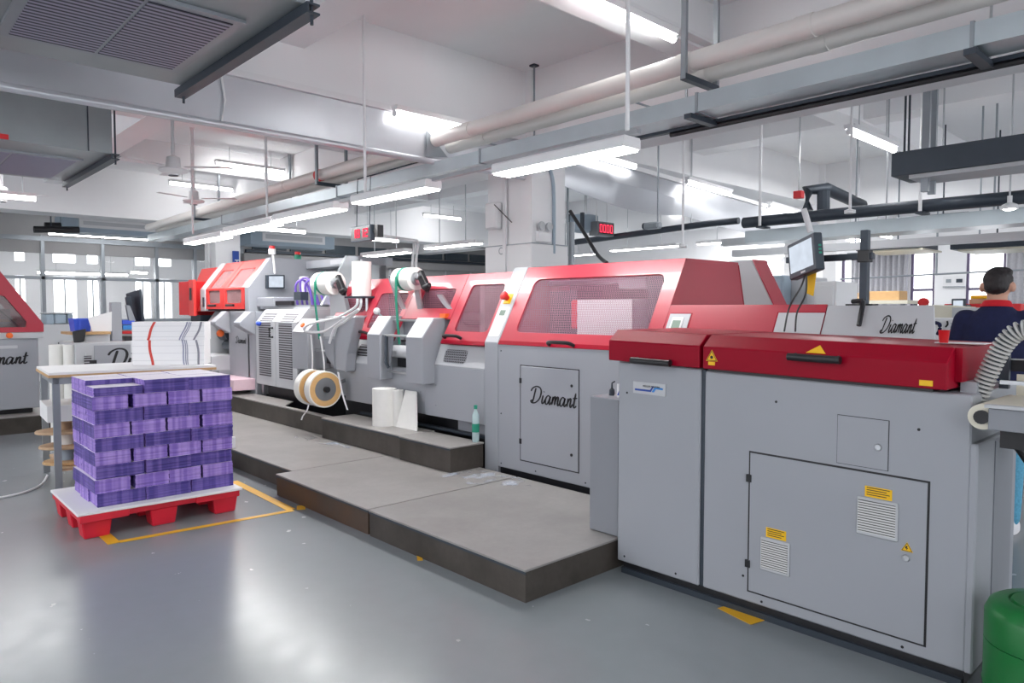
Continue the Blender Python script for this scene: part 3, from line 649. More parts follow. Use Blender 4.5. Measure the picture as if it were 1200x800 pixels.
tag(MB().tube(smooth_path([p0+Vector((.01, 0, 0)), at(944, 345, y=3.85), at(934, 366, y=3.8), at(932, 388, y=3.72)]), .005).build('monitor_cable', M['black'], smooth=True), 'thin black cable hanging from the touch monitor, right strand', 'cable')
c = [at(u, v, y=3.9) for u, v in ((945, 320), (957, 317), (953, 347), (944, 343))]
tag(MB().slab(c, (0, .003, 0)).build('yellow_cloth', M['yellow']), 'yellow cloth hanging below the tilted touch monitor', 'cloth')
# red paper cup and note on the trimmer's top
t = thing('paper_cup', 'red paper cup standing on the crimson lid of the trimming machine', 'cup', (-1.12, 3.62, 1.31))
q = at(1106, 401.5, z=1.312); MB().lathe([(0, 0), (.016, 0), (.021, .05), (.023, .052), (.02, .051), (.014, .004), (0, .004)], q, Z, 20).build('cup_body', M['red'], t, smooth=True)
t.location = q; [setattr(o, 'location', Vector((-1.12, 3.62, 1.31))-q) for o in t.children]
q = at(1128, 402, z=1.309); tag(bx('paper_note', M['paper'], None, q.x-.09, q.x+.09, q.y-.05, q.y+.05, 1.308, 1.312), 'sheet of white paper lying beside the red paper cup', 'paper')

# ---- control post between the two hoods
cp = thing('control_post', 'tall narrow grey control post with emergency button between the red hoods', 'control post', (-4.31, 4.1, .17))
MB().prism([(3.79, .02), (3.79, 1.178), (4.126, 1.8), (4.85, 1.8), (4.85, .02)], 'x', -4.393, -4.23).build('post_body', M['grey'], cp, bev=.004)
SB.plate('slanted_face', M['light'], cp, -4.388, -4.235, .01, SB.L-.01, .004, .006)
SB.plate('display_panel', M['white'], cp, -4.372, -4.25, .06, .33, .008, .004, .015); SB.plate('display', M['lcd'], cp, -4.345, -4.28, .25, .3, .0095, .002)
SB.plate('button_plate', M['yellow'], cp, -4.35, -4.27, .36, .45, .01, .006)
MB().lathe([(0, 0), (.022, 0), (.022, .03), (.034, .034), (.036, .055), (.02, .064), (0, .064)], SB.P(-4.32, .41, .01), SB.n, 20).build('emergency_button', M['red'], cp, smooth=True)

# ---- long red hooded section
rm = thing('gluing_machine', 'long grey machine with red punched hoods behind the two tape stands', 'machine', (-5.6, 4.4, .37))
bx('base_cabinet', M['grey'], rm, -5.21, -4.396, 3.79, 4.9, .5, .957, bev=.004); bx('left_cabinet', M['grey'], rm, -6.64, -5.218, 3.8, 4.9, .5, .9, bev=.004); bx('dark_plinth', M['black'], rm, -6.9, -4.396, 3.95, 4.9, .02, .5)
bx('foot_box', M['greyd'], rm, -4.85, -4.396, 3.88, 4.0, .37, .49); bx('cable_rail', M['iron'], rm, -6.4, -4.4, 3.83, 3.87, .375, .4)
MB().prism([(3.79, .958), (3.86, 1.138), (4.3, 1.138), (4.3, .958)], 'x', -5.2, -4.396).build('sloping_cover', M['light'], rm, bev=.004)
MB().prism([(3.8, .9), (3.9, 1.15), (4.3, 1.15), (4.3, .9)], 'x', -6.64, -5.95).build('sloping_cover', M['light'], rm, bev=.004)
bx('dark_gap', M['black'], rm, -5.1, -4.396, 3.872, 3.95, 1.139, 1.16)
SC = Slope(3.79, .958, 3.86, 1.138); SC.plate('vent_grille', M['meshgrey'], rm, -4.97, -4.66, .03, .155, .003, .003, .03); SC.plate('vent_back', M['dark'], rm, -4.965, -4.665, .034, .15, .0005, .0005, .03)
SL = Slope(3.8, .9, 3.9, 1.15); SL.plate('vent_grille', M['louvre'], rm, -6.45, -6.0, .08, .2, .003, .003, .03)
for x, z in ((-5.05, .78), (-5.05, .6), (-5.28, .7)): MB().lathe([(0, 0), (.007, 0), (.007, .002), (0, .002)], (x, 3.7895, z), (0, -1, 0), 8).build('screw_hole', M['greyd'], rm)
SH = Slope(3.79, 1.155, 4.12, 1.765)
def hood_unit(name, x0, x1, t0, win, off, hx=None):
    b = MB(); SH.sheet(b, x0, x1, t0, SH.L, win, .04, .02, off); o = b.build(name, M['rose'], rm)
    if win: SH.plate('punched_pane', M['meshfar'], o, win[0]-.01, win[1]+.01, win[2]-.01, win[3]+.01, off-.012, .0016)
    if t0 < .1: SH.plate('hood_lip', M['crimson'], o, x0, x1, t0-.004, t0+.03, off+.003, .02)
    if hx: handle_on(SH, o, hx[0], hx[1], t0+.05)
    return o
hood_unit('hood', -4.98, -4.396, 0, (-4.87, -4.43, .12, .58), .0, (-4.94, -4.72))
hood_unit('hood', -5.72, -4.985, .235, (-5.57, -5.07, .345, .55), .0)
hood_unit('hood', -6.42, -5.725, 0, (-6.3, -5.8, .12, .52), .0, (-6.4, -6.2))
hood_unit('hood', -7.05, -6.425, .15, (-6.95, -6.48, .3, .54), .0)
bx('hood_top', M['rose'], rm, -7.05, -4.396, 4.12, 4.75, 1.745, 1.766)
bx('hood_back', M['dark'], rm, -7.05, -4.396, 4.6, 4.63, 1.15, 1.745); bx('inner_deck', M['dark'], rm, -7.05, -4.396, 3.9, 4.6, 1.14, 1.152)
MB().prism([(3.8, 1.155), (4.12, 1.745), (4.75, 1.745), (4.75, 1.155)], 'x', -7.05, -7.03).build('hood_end', M['rose'], rm)
for x, z, r, l in ((-4.62, 1.45, .11, .12), (-4.66, 1.62, .05, .1), (-5.3, 1.36, .06, .35), (-6.05, 1.4, .1, .15), (-4.8, 1.3, .05, .3)):
    MB().cyl((x, 4.35, z), (x+l, 4.35, z), r, n=20).build('inner_roller', M['steel'], rm, smooth=True)
bx('inner_frame', M['light'], rm, -4.93, -4.86, 4.2, 4.5, 1.15, 1.7); bx('inner_frame', M['iron'], rm, -5.8, -5.7, 4.2, 4.55, 1.15, 1.7)

# ---- tape stands: two grey cheeks, crossbars and levers
def cheek(par, x0, x1, yf, z0, zb, zt, yt, yback, slant=0, m='grey'):
    MB().prism([(yf, z0+slant), (yf, zb), (yt, zt), (yback, zt), (yback, z0)], 'x', x0, x1).build('cheek_plate', M[m], par, bev=.006)
    MB().prism([(yf-.002, zb), (yt-.002, zt+.001), (yt+.004, zt), (yf+.004, zb)], 'x', x0+.01, x1-.01).build('slanted_face', M['light'], par)
ts = thing('tape_stand', 'grey tape unwinding stand with open middle under the second white roll', 'tape stand', (-5.5, 3.8, .78))
cheek(ts, -5.325, -5.07, 3.66, .79, 1.2, 1.372, 3.79, 3.97); cheek(ts, -5.98, -5.75, 3.66, .785, 1.21, 1.383, 3.79, 3.97)
for z, y in ((1.205, 3.7), (1.345, 3.82), (.86, 3.75)): MB().tube([(-5.75, y, z), (-5.325, y, z)], .012).build('crossbar', M['steel'], ts, smooth=True)
bx('inner_plate', M['greyd'], ts, -5.75, -5.325, 3.93, 3.97, .8, 1.33); MB().cyl((-5.745, 3.82, 1.05), (-5.33, 3.82, 1.05), .06).build('guide_roller', M['light'], ts, smooth=True); bx('dark_slot', M['black'], ts, -5.74, -5.33, 3.85, 3.93, .9, 1.0)
MB().tube([(-5.7, 3.7, 1.2), (-5.68, 3.68, .95), (-5.66, 3.7, .9)], .016).build('lever', M['iron'], ts, smooth=True)
MB().prism([(-5.695, .9), (-5.66, .88), (-5.6, 1.19), (-5.68, 1.19)], 'y', 3.705, 3.72).build('tension_plate', M['greyd'], ts)
MB().ell((-6.02, 3.8, 1.43), .035, .035, .035).build('white_knob', M['white'], ts, smooth=True)
MB().tube([(-5.93, 3.82, 1.36), (-5.99, 3.8, 1.41)], .01).build('knob_stem', M['steel'], ts)
tt = thing('tape_stand', 'grey tape unwinding stand with faceted cheek under the first white roll', 'tape stand', (-7.0, 3.8, .78))
MB().prism([(-6.80, 1.378), (-6.22, 1.378), (-6.4, 1.0), (-6.43, .81), (-6.6, .82), (-6.82, .97), (-6.85, 1.16)], 'y', 3.68, 3.8).build('cheek_plate', M['grey'], tt, bev=.01)
MB().slab([(-6.86, 3.676, 1.16), (-6.62, 3.676, 1.17), (-6.5, 3.676, 1.376), (-6.80, 3.676, 1.376)], (0, -.004, 0)).build('slanted_face', M['light'], tt)
MB().slab([(-6.86, 3.676, 1.14), (-6.64, 3.676, 1.14), (-6.62, 3.676, .83), (-6.82, 3.676, .97)], (0, -.004, 0)).build('lower_facet', M['greyd'], tt)
cheek(tt, -7.56, -7.2, 3.66, .785, 1.2, 1.34, 3.78, 3.97)
MB().lathe([(0, 0), (.028, 0), (.028, .02), (0, .026)], (-7.36, 3.695, 1.27), (0, -.8, .6), 16).build('yellow_knob', M['orange'], tt, smooth=True)
bx('inner_plate', M['greyd'], tt, -7.2, -6.85, 3.93, 3.97, .8, 1.33); bx('dark_slot', M['black'], tt, -7.18, -6.9, 3.88, 3.93, .85, 1.0)
for z, y in ((1.2, 3.74), (1.0, 3.76)): MB().tube([(-7.2, y, z), (-6.85, y, z)], .014).build('crossbar', M['steel'], tt, smooth=True)
bx('lower_body', M['grey'], rm, -7.6, -6.9, 3.98, 4.8, .5, 1.3); bx('pillar', M['greyd'], rm, -7.68, -7.6, 3.9, 4.8, .5, 1.3)

# ---- white rolls of lining on their stands
def lining_roll(label, u, v, y, r, L):
    c = at(u, v, y=y)
    t = thing('lining_roll', label, 'roll', (c.x, c.y, c.z))
    MB().lathe([(.03, 0), (r, 0), (r, L*.36), (r*.985, L*.365), (r, L*.37), (r, L), (.03, L)], (c.x-L/2, c.y, c.z), X, 32).build('roll_body', M['roll'], t, smooth=True)
    MB().lathe([(0, 0), (.062, 0), (.062, .015), (.045, .02), (.045, .035), (.02, .036), (0, .03)], (c.x+L/2, c.y, c.z), X, 24).build('hub_cap', M['steel'], t, smooth=True)
    MB().tube([(c.x-L*.12, c.y-r-.002, c.z+.02), (c.x-L*.12, c.y-r-.006, c.z-.2), (c.x-L*.12+.03, c.y-.1, 1.12)], .012, 6).build('strap_tail', M['teal'], t)
    MB().lathe([(r+.0005, 0), (r+.004, 0), (r+.004, .04), (r+.0005, .04)], (c.x-L*.15, c.y, c.z), X, 32, True).build('strap', M['teal'], t, smooth=True)
    return c
c1 = lining_roll('first fat white roll of lining, with green strap, above the yellow knob', 384, 332, 3.9, .128, .34)
c2 = lining_roll('second fat white roll of lining, with green strap, beside the black brake lever', 478, 327, 3.9, .108, .27)
for c, lab, st in ((c1, 'black brake lever bolted to the first white roll', 0), (c2, 'black brake lever bolted to the second white roll', 1)):
    hL = .17 if st == 0 else .135; k = .9 if st == 0 else .8; e = c.x+hL+.05
    def LP(dx, dz, dy=-.05): return (e+dx*k, c.y+dy*k, c.z+dz*k)
    t = thing('brake_lever', lab, 'lever', (e, c.y, c.z-.05))
    MB().slab([LP(0, .06), LP(.07, .1), LP(.22, -.1), LP(.18, -.16), LP(.1, -.12)], (0, .05, 0)).build('lever_body', M['black'], t, bev=.008)
    MB().lathe([(0, 0), (.026, 0), (.026, .025), (.014, .03), (0, .03)], LP(.06, .03), (0, -1, 0), 16).build('lever_hub', M['steel'], t, smooth=True)
    MB().cyl(LP(.17, -.11), LP(.27, -.08), .026, .02).build('knob', M['black'], t, smooth=True)
    MB().tube([(c.x+hL-.01, c.y, c.z), LP(.05, .02, -.02)], .022).build('axle', M['steel'], t)
MB().slab([(c1.x-.02, 3.93, c1.z-.1), (c1.x+.26, 3.93, c1.z-.1), (c1.x+.42, 3.93, 1.3), (c1.x+.0, 3.93, 1.3)], (0, .05, 0)).build('roll_bracket', M['light'], tt, bev=.004)
for x0, z0, x1, z1 in ((c2.x-.42, c2.z+.03, c2.x-.1, 1.36), (c2.x+.02, c2.z-.05, c2.x+.12, 1.36), (c2.x+.38, c2.z-.15, c2.x+.62, 1.4)):
    b = MB(); xm = x0+(x1-x0)*.35; zm = z0+(z1-z0)*.45
    b.prism([(x0, z0), (x0+.07, z0), (xm+.075, zm), (x1+.07, z1), (x1, z1), (xm, zm)], 'y', 3.95, 3.97).build('support_arm', M['steel'], ts)
MB().tube([(c2.x-.4, 3.96, c2.z+.04), (c2.x-.2, 3.93, c2.z+.04)], .014).build('axle', M['iron'], ts)
MB().box(c2.x+.52, c2.x+.6, 3.88, 3.96, 1.372, 1.41).build('orange_clip', M['orange'], ts)
q = at(424, 347, y=3.95); t = thing('lining_roll', 'upright slim white roll standing on a thin grey shelf between the fat rolls', 'roll', q)
MB().lathe([(.02, 0), (.1, 0), (.1, .36), (.02, .36)], q, Z, 24).build('roll_body', M['roll'], t, smooth=True)
MB().lathe([(0, .35), (.012, .35), (.012, .385), (0, .385)], q, Z, 10).build('spindle', M['steel'], t)
t = thing('roll_shelf', 'thin grey shelf under the upright slim white roll', 'shelf', (q.x, q.y, q.z-.015)); bx('shelf_plate', M['iron'], t, q.x-.2, q.x+.14, q.y-.09, q.y+.09, q.z-.02, q.z-.001); MB().tube([(q.x+.1, q.y, q.z-.02), (q.x+.1, q.y, 1.38)], .015).build('shelf_post', M['steel'], t); bx('post_foot', M['steel'], t, q.x+.0, q.x+.16, q.y-.1, q.y+.05, 1.366, 1.385)
for k, (pp, lab) in enumerate((([(419, 350), (416, 360), (395, 372), (372, 377), (359, 382), (358, 388), (380, 388), (405, 372), (420, 362)], 'white cable loop sagging between the tape stands'), ([(423, 350), (421, 362), (405, 376), (392, 385), (386, 402)], 'short white hose hanging behind the tape stand'))):
    pts = [at(u, v, y=3.6 if pp is not None else 0) for (u, v) in pp] if k == 0 else [at(u, v, y=3.63) for (u, v) in pp]
    tag(MB().tube(smooth_path(pts), .013, 8).build('white_hose', M['white'], smooth=True), lab, 'hose')
# spool near the pit
sp = thing('tape_spool', 'pair of paper tape reels with brown cores on grey spool above the dark pit', 'spool', (-6.9, 3.55, .45))
q1 = at(381, 456, y=3.52)
for x in (q1.x-.32, q1.x-.09):
    MB().lathe([(.17, 0), (.185, 0), (.185, .1), (.17, .1)], (x, 3.52, q1.z), X, 36, True).build('paper_tape', M['roll'], sp, smooth=True)
    MB().lathe([(.118, -.003), (.172, -.003), (.172, .103), (.118, .103)], (x, 3.52, q1.z), X, 36, True).build('kraft_core', M['kraft'], sp, smooth=True)
MB().lathe([(0, 0), (.125, 0), (.125, .105), (.1, .11), (.1, .22), (.125, .225), (.125, .33), (0, .335)], (q1.x-.32, 3.52, q1.z), X, 32).build('spool_hub', M['spool'], sp, smooth=True)
MB().lathe([(0, 0), (.03, 0), (.03, .04), (0, .04)], (q1.x+.015, 3.52, q1.z), X, 14).build('hub_nut', M['black'], sp)
MB().tube([(q1.x-.1, 3.52, q1.z), (q1.x-.1, 3.98, q1.z+.1)], .02).build('spool_bracket', M['steel'], sp)
for pp, y, lab in (([(364, 392), (366, 420), (365, 440)], 3.52, 'narrow white paper tape running up from the left reel'), ([(375, 394), (379, 420), (380, 438)], 3.52, 'narrow white paper tape running up from the right reel'), ([(396, 436), (399, 452), (403, 468), (407, 480)], 3.6, 'white paper tape strip hanging down to the upper step'), ([(362, 471), (360, 480), (355, 487), (353, 492)], 3.5, 'end of paper tape curling below the spool')):
    P = smooth_path([at(u, v, y=y) for u, v in pp]); b = MB()
    b.loft([[p+Vector(o_) for o_ in ((-.014, 0, 0), (.014, 0, 0), (.014, .003, 0), (-.014, .003, 0))] for p in P]); tag(b.build('paper_tape', M['paper']), lab, 'paper tape')
# standing rolls
q = at(451, 499, z=.368); 
for dx, dy, r, h, lab in ((-.03, 0, .112, .345, 'fat white paper roll standing on the upper step'), (.09, .07, .05, .335, 'slimmer white paper roll tucked behind the fat standing roll')):
    tag(MB().lathe([(.02, 0), (r, 0), (r, h), (.022, h), (.02, h-.02)], (q.x-.02+dx, q.y+.03+dy, .368), Z, 36).build('paper_roll', M['roll'], smooth=True), lab, 'roll')
c = [at(u, v, y=3.66) for u, v in ((464, 458), (477, 460), (488, 498), (464, 494))]
c[2].z = c[3].z = .37
tag(MB().slab([c[0]+Vector((0, .1, 0)), c[1]+Vector((0, .1, 0)), c[2], c[3]], (0, .012, 0)).build('paper_sheet', M['roll']), 'tapering white sheet leaning beside the standing paper rolls', 'paper')
q = Vector((-4.43, 3.725, .3685)); t = thing('spray_bottle', 'clear plastic bottle with green label against the control post', 'bottle', (q.x, q.y, .368))
MB().lathe([(0, 0), (.027, 0), (.029, .02), (.029, .22), (.012, .255), (.012, .27), (0, .27)], (q.x, q.y, .3685), Z, 20).build('bottle_body', M['bottle'], t, smooth=True)
MB().lathe([(.0295, .08), (.0305, .08), (.0305, .15), (.0295, .15)], (q.x, q.y, .3685), Z, 20, True).build('bottle_label', M['teal'], t, smooth=True); MB().lathe([(0, .27), (.015, .27), (.015, .3), (0, .3)], (q.x, q.y, .3685), Z, 14).build('cap', M['teal'], t)

# ---- cabinets with louvred doors
lc = thing('louvred_cabinet', 'grey cabinet with two tall louvred doors beside the far red hood', 'cabinet', (-8.25, 4.3, .36))
bx('cabinet_body', M['grey'], lc, -8.83, -7.69, 3.81, 4.8, .5, 1.3, bev=.004); bx('plinth', M['black'], lc, -8.8, -7.69, 3.9, 4.8, .02, .5); bx('leg', M['steel'], lc, -8.8, -8.74, 3.84, 3.9, .37, .5)
MB().prism([(3.8, 1.3), (3.92, 1.45), (4.4, 1.45), (4.4, 1.3)], 'x', -8.83, -7.69).build('sloping_top', M['light'], lc, bev=.004)
for x0, x1 in ((-8.82, -8.27), (-8.255, -7.7)):
    d = bx('door', M['light'], lc, x0, x1, 3.785, 3.81, .51, 1.3, bev=.004); bx('louvre_panel', M['louvre'], d, x0+.1, x1-.12, 3.778, 3.786, .62, 1.28)
    SM = Slope(3.8, 1.3, 3.92, 1.45); SM.plate('top_grille', M['louvre'], d, x0+.1, x1-.12, .0, .13, .004, .004)
MB().tube([(-8.33, 3.79, 1.22), (-8.33, 3.74, 1.22), (-8.33, 3.74, 1.11), (-8.33, 3.79, 1.11)], .014).build('handle', M['black'], lc)
MB().ell((-8.68, 3.76, 1.27), .045, .03, .03).build('blue_knob', M['blue'], lc, smooth=True)

# ---- far gathering machine with the orange red hood
gm = thing('gathering_machine', 'far grey machine with orange red hood, two doors and dark feed opening', 'machine', (-9.9, 4.4, .2))
FB = Slope(3.8, 1.73, 4.1, 2.115)
for x0, x1 in ((-10.56, -9.93), (-9.915, -9.2)):
    b = MB(); FB.sheet(b, x0, x1, 0, FB.L, (x0+.1, x1-.1, .02, .35), .04)
    hd = b.build('hood_door', M['scarlet'], gm)
    b = MB(); Slope(3.8, 1.45, 3.8, 1.73).sheet(b, x0, x1, 0, .285, (x0+.1, x1-.1, .08, .26), .03); b.build('door_skirt', M['scarlet'], hd)
    FB.plate('tinted_pane', M['tint'], hd, x0+.08, x1-.08, .0, .37, -.012, .003); bx('lower_pane', M['tint'], hd, x0+.08, x1-.08, 3.812, 3.815, 1.52, 1.72)
    MB().tube([(x0+.2, 3.76, 1.5), (x0+.45, 3.76, 1.5)], .016).build('handle', M['black'], hd)
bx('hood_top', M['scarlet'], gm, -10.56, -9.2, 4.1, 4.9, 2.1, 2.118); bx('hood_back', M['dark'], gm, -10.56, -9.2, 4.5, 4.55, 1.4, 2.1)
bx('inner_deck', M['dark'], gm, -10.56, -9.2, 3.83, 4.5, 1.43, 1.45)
for k in range(5): bx('inner_stack', M['light' if k % 2 else 'steel'], gm, -10.4+k*.22, -10.25+k*.22, 3.95, 4.2, 1.452, 1.6+.05*(k % 3))
MB().prism([(3.79, 1.42), (3.79, 1.735), (4.1, 2.13), (4.9, 2.13), (4.9, 1.42)], 'x', -10.76, -10.575).build('silver_post', M['light'], gm, bev=.006)
bx('post_handle', M['iron'], gm, -10.62, -10.59, 3.77, 3.79, 1.48, 1.62)
MB().prism([(3.8, .2), (3.8, 1.735), (4.1, 2.13), (5.15, 2.12), (4.5, 1.75), (4.5, .2)], 'x', -9.19, -9.06).build('end_plate', M['grey'], gm, bev=.006)
MB().prism([(3.82, 1.42), (4.1, 2.08), (4.9, 2.08), (4.9, 1.42)], 'x', -11.55, -10.77).build('rear_hood', M['scarlet'], gm)
rb = bx('red_door', M['scarlet'], gm, -10.98, -10.77, 3.7, 3.74, 1.35, 1.88, bev=.006); bx('red_side', M['red'], gm, -11.4, -10.98, 3.7, 4.3, 1.36, 1.86, bev=.006); bx('dark_window', M['black'], rb, -10.92, -10.85, 3.69, 3.705, 1.58, 1.76); bx('hinge_block', M['iron'], gm, -11.2, -10.8, 3.8, 4.2, 1.1, 1.36)
MB().prism([(3.75, .3), (3.75, 1.15), (3.95, 1.42), (4.4, 1.42), (4.4, .3)], 'x', -10.62, -10.42).build('left_leg', M['light'], gm, bev=.006); 
bx('feed_opening', M['black'], gm, -10.42, -9.75, 4.05, 4.1, .55, 1.42); bx('feed_tray', M['light'], gm, -10.5, -9.72, 3.55, 4.05, .62, .82, bev=.006); bx('tray_base', M['grey'], gm, -10.5, -9.72, 3.65, 4.05, .22, .62)
for k, (z, r) in enumerate(((1.3, .05), (1.1, .09), (.95, .06))): MB().cyl((-10.3+.1*k, 3.9, z), (-10.0+.1*k, 3.9, z), r).build('feed_roller', M['iron'], gm, smooth=True)
MB().ell((-9.83, 3.72, 1.12), .05, .05, .05).build('orange_knob', M['orange'], gm, smooth=True)
bx('front_panel', M['grey'], gm, -9.74, -8.86, 3.8, 4.5, .2, 1.42, bev=.004); d = bx('panel_door', M['grey'], gm, -9.52, -9.1, 3.792, 3.802, .52, 1.24, bev=.002); bx('panel_gap', M['greyd'], d, -9.53, -9.09, 3.796, 3.797, .51, 1.25)
script_word('script_lettering', d, (-9.47, 3.79, 1.0), X, Z, (0, -1, 0), .047)
for x0, x1 in ((-9.86, -9.68), (-9.08, -8.87)):
    MB().prism([(3.6, 1.24), (3.6, 1.28), (3.75, 1.42), (3.8, 1.42), (3.8, 1.12)], 'x', x0, x1).build('cowl', M['grey'], gm, bev=.006)
bx('delivery_tray', mat('pinkish tray', rgb(226, 196, 206), .4), gm, -9.7, -8.9, 3.52, 3.8, .42, .56, bev=.004)
# screen on the end plate, cables, lamp
t = thing('control_screen', 'lit touch panel in dark frame on the end of the far red machine', 'screen', (-8.9, 3.95, 1.72))
q = [at(u, v, x=-8.95) for u, v in ((313, 322), (334, 322), (334, 338), (313, 338))]
MB().slab(q, (-.06, 0, 0)).build('frame', M['iron'], t, bev=.006); cq = sum(q, Vector())/4
MB().slab([cq+(p-cq)*.8+Vector((.004, 0, 0)) for p in q], (-.008, 0, 0)).build('screen', M['screen'], t); MB().tube([cq, (-9.06, cq.y, cq.z)], .03).build('mount', M['iron'], t)
wb = thing('cable_deck', 'grey deck with purple cables and clear guards right of the touch panel', 'machine section', (-8.4, 4.4, 1.45))
bx('deck', M['light'], wb, -9.05, -7.7, 3.95, 4.9, 1.452, 1.48); bx('deck_block', M['grey'], wb, -9.05, -8.55, 3.9, 4.2, 1.48, 1.6, bev=.01); bx('dark_rail', M['black'], wb, -8.54, -8.1, 3.92, 3.96, 1.5, 1.55)
MB().prism([(4.1, 1.48), (4.45, 2.1), (5.0, 2.1), (5.0, 1.48)], 'x', -7.75, -7.7).build('clear_guard', M['clearplastic'], wb); bx('top_beam', M['grey'], wb, -9.05, -7.7, 4.6, 5.1, 2.0, 2.1); bx('back_plate', M['spool'], wb, -9.05, -7.7, 4.9, 5.0, 1.48, 2.0)
nb = bx('name_plate', M['light'], wb, -8.35, -7.95, 4.58, 4.6, 2.02, 2.08)
for k in range(5):
    z = 1.5+.03*k; x = -8.5+.13*k
    MB().tube(smooth_path([(x, 4.2, 1.49), (x+.05, 4.15, 1.75+.05*(k % 2)), (x+.2, 4.2, 1.8), (x+.25, 4.3, 1.5)]), .014).build('purple_cable', M['purple'], wb, smooth=True)
bx('dark_unit', M['iron'], wb, -8.3, -8.12, 4.05, 4.15, 1.56, 1.66); bx('white_unit', M['white'], wb, -8.45, -8.3, 4.2, 4.25, 1.66, 1.86); bx('lower_block', M['greyd'], wb, -8.54, -7.7, 3.96, 4.2, 1.48, 1.5)
q = at(319, 318, x=-9.0); t = thing('signal_lamp', 'white signal lamp with red top on crooked white stem', 'signal lamp', (q.x, q.y, 1.8))
MB().tube(smooth_path([at(322, 320, x=-9.0), at(321, 308, x=-9.0), at(319.5, 298, x=-9.0)]), .015).build('stem', M['white'], t, smooth=True)
q = at(319, 298, x=-9.0); MB().lathe([(0, 0), (.045, 0), (.045, .07), (0, .07)], q, Z, 16).build('lamp_base', M['white'], t, smooth=True); MB().lathe([(.0, .07), (.036, .07), (.036, .11), (0, .115)], q, Z, 16).build('lamp_cap', M['red'], t, smooth=True)
MB().tube([at(322, 320, x=-9.0), at(322, 320, x=-9.06)], .012).build('stay', M['white'], t)
q = at(349, 307, y=4.7); t = thing('signal_lamp', 'green signal lamp with red top standing behind the purple cables', 'signal lamp', q)
MB().lathe([(0, 0), (.05, 0), (.05, .12), (0, .12)], (q.x, q.y, 2.1), Z, 16).build('lamp_base', M['teal'], t, smooth=True); MB().lathe([(0, .12), (.04, .12), (.04, .16), (0, .165)], (q.x, q.y, 2.1), Z, 16).build('lamp_cap', M['red'], t, smooth=True)

# ================================================================== PALLET OF BOOKS
pt = thing('pallet', 'red plastic pallet on nine feet under the purple books', 'pallet', (-5.45, 1.53, 0))
bx('deck', M['pallet'], pt, -5.85, -5.05, 1.02, 2.02, .115, .158, bev=.006)
for i, x in enumerate((-5.78, -5.45, -5.13)):
    for y in (1.12, 1.52, 1.93):
        hx, hy = .07, .085; b = MB()
        b.loft([[(x+sx*hx*k, y+sy*hy*k, z) for sx, sy in ((-1, -1), (1, -1), (1, 1), (-1, 1))] for z, k in ((0, .84), (.02, .88), (.1, 1), (.116, 1.02))]).build('foot', M['pallet'], pt, bev=.006)
for y0, y1 in ((1.02, 1.3), (1.72, 2.02)): bx('side_lip', M['pallet'], pt, -5.052, -5.03, y0, y1, .112, .158, bev=.004)
b = MB().slab([(-5.86, 1.01, .159), (-5.035, 1.005, .159), (-5.0, 2.03, .159), (-5.84, 2.035, .159)], (0, 0, .018)); tag(b.build('cardboard_sheet', M['white'], bev=.003), 'white cardboard sheet between the red pallet and the books', 'cardboard')
def bundle_mesh(name, h, seed):
    rnd = random.Random(seed); b = MB(); n = 9; rings = []
    for k in range(n+1):
        o = rnd.uniform(-.0022, .0022); p = rnd.uniform(-.0022, .0022)
        rings.append([(sx*.1425+o, sy*.104+p, h*k/n) for sx, sy in ((-1, -1), (1, -1), (1, 1), (-1, 1))])
    b.loft(rings); bm = b.bm; bmesh.ops.recalc_face_normals(bm, faces=bm.faces[:])
    me = bpy.data.meshes.new(name)
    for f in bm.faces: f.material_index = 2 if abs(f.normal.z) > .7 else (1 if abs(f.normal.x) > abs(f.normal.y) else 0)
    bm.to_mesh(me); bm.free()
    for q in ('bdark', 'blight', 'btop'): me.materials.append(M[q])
    return me
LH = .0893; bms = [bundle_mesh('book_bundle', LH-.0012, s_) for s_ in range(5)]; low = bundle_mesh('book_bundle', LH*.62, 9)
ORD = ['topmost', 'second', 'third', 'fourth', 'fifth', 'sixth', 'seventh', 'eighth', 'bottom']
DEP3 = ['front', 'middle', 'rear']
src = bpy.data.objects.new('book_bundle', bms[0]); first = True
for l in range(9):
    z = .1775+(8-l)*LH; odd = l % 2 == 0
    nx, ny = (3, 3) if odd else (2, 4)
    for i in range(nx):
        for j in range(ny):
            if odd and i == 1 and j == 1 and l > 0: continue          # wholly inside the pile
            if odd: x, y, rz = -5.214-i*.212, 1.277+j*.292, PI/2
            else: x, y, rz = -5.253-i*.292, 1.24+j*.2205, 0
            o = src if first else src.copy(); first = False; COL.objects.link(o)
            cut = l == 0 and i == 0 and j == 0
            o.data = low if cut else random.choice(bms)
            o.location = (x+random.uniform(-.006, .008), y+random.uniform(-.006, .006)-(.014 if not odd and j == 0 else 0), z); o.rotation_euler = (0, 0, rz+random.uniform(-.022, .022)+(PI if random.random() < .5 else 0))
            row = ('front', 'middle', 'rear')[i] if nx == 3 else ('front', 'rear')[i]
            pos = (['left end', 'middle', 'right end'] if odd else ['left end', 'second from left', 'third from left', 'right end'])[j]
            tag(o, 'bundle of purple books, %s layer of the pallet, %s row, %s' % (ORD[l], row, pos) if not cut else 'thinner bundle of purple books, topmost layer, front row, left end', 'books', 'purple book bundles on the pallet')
q = at(277, 545, z=0); tag(bx('white_carton', M['white'], None, q.x-.5, q.x+.02, q.y-.16, q.y-.01, 0, .27, bev=.004), 'white carton on the floor behind the right end of the purple pallet', 'box')

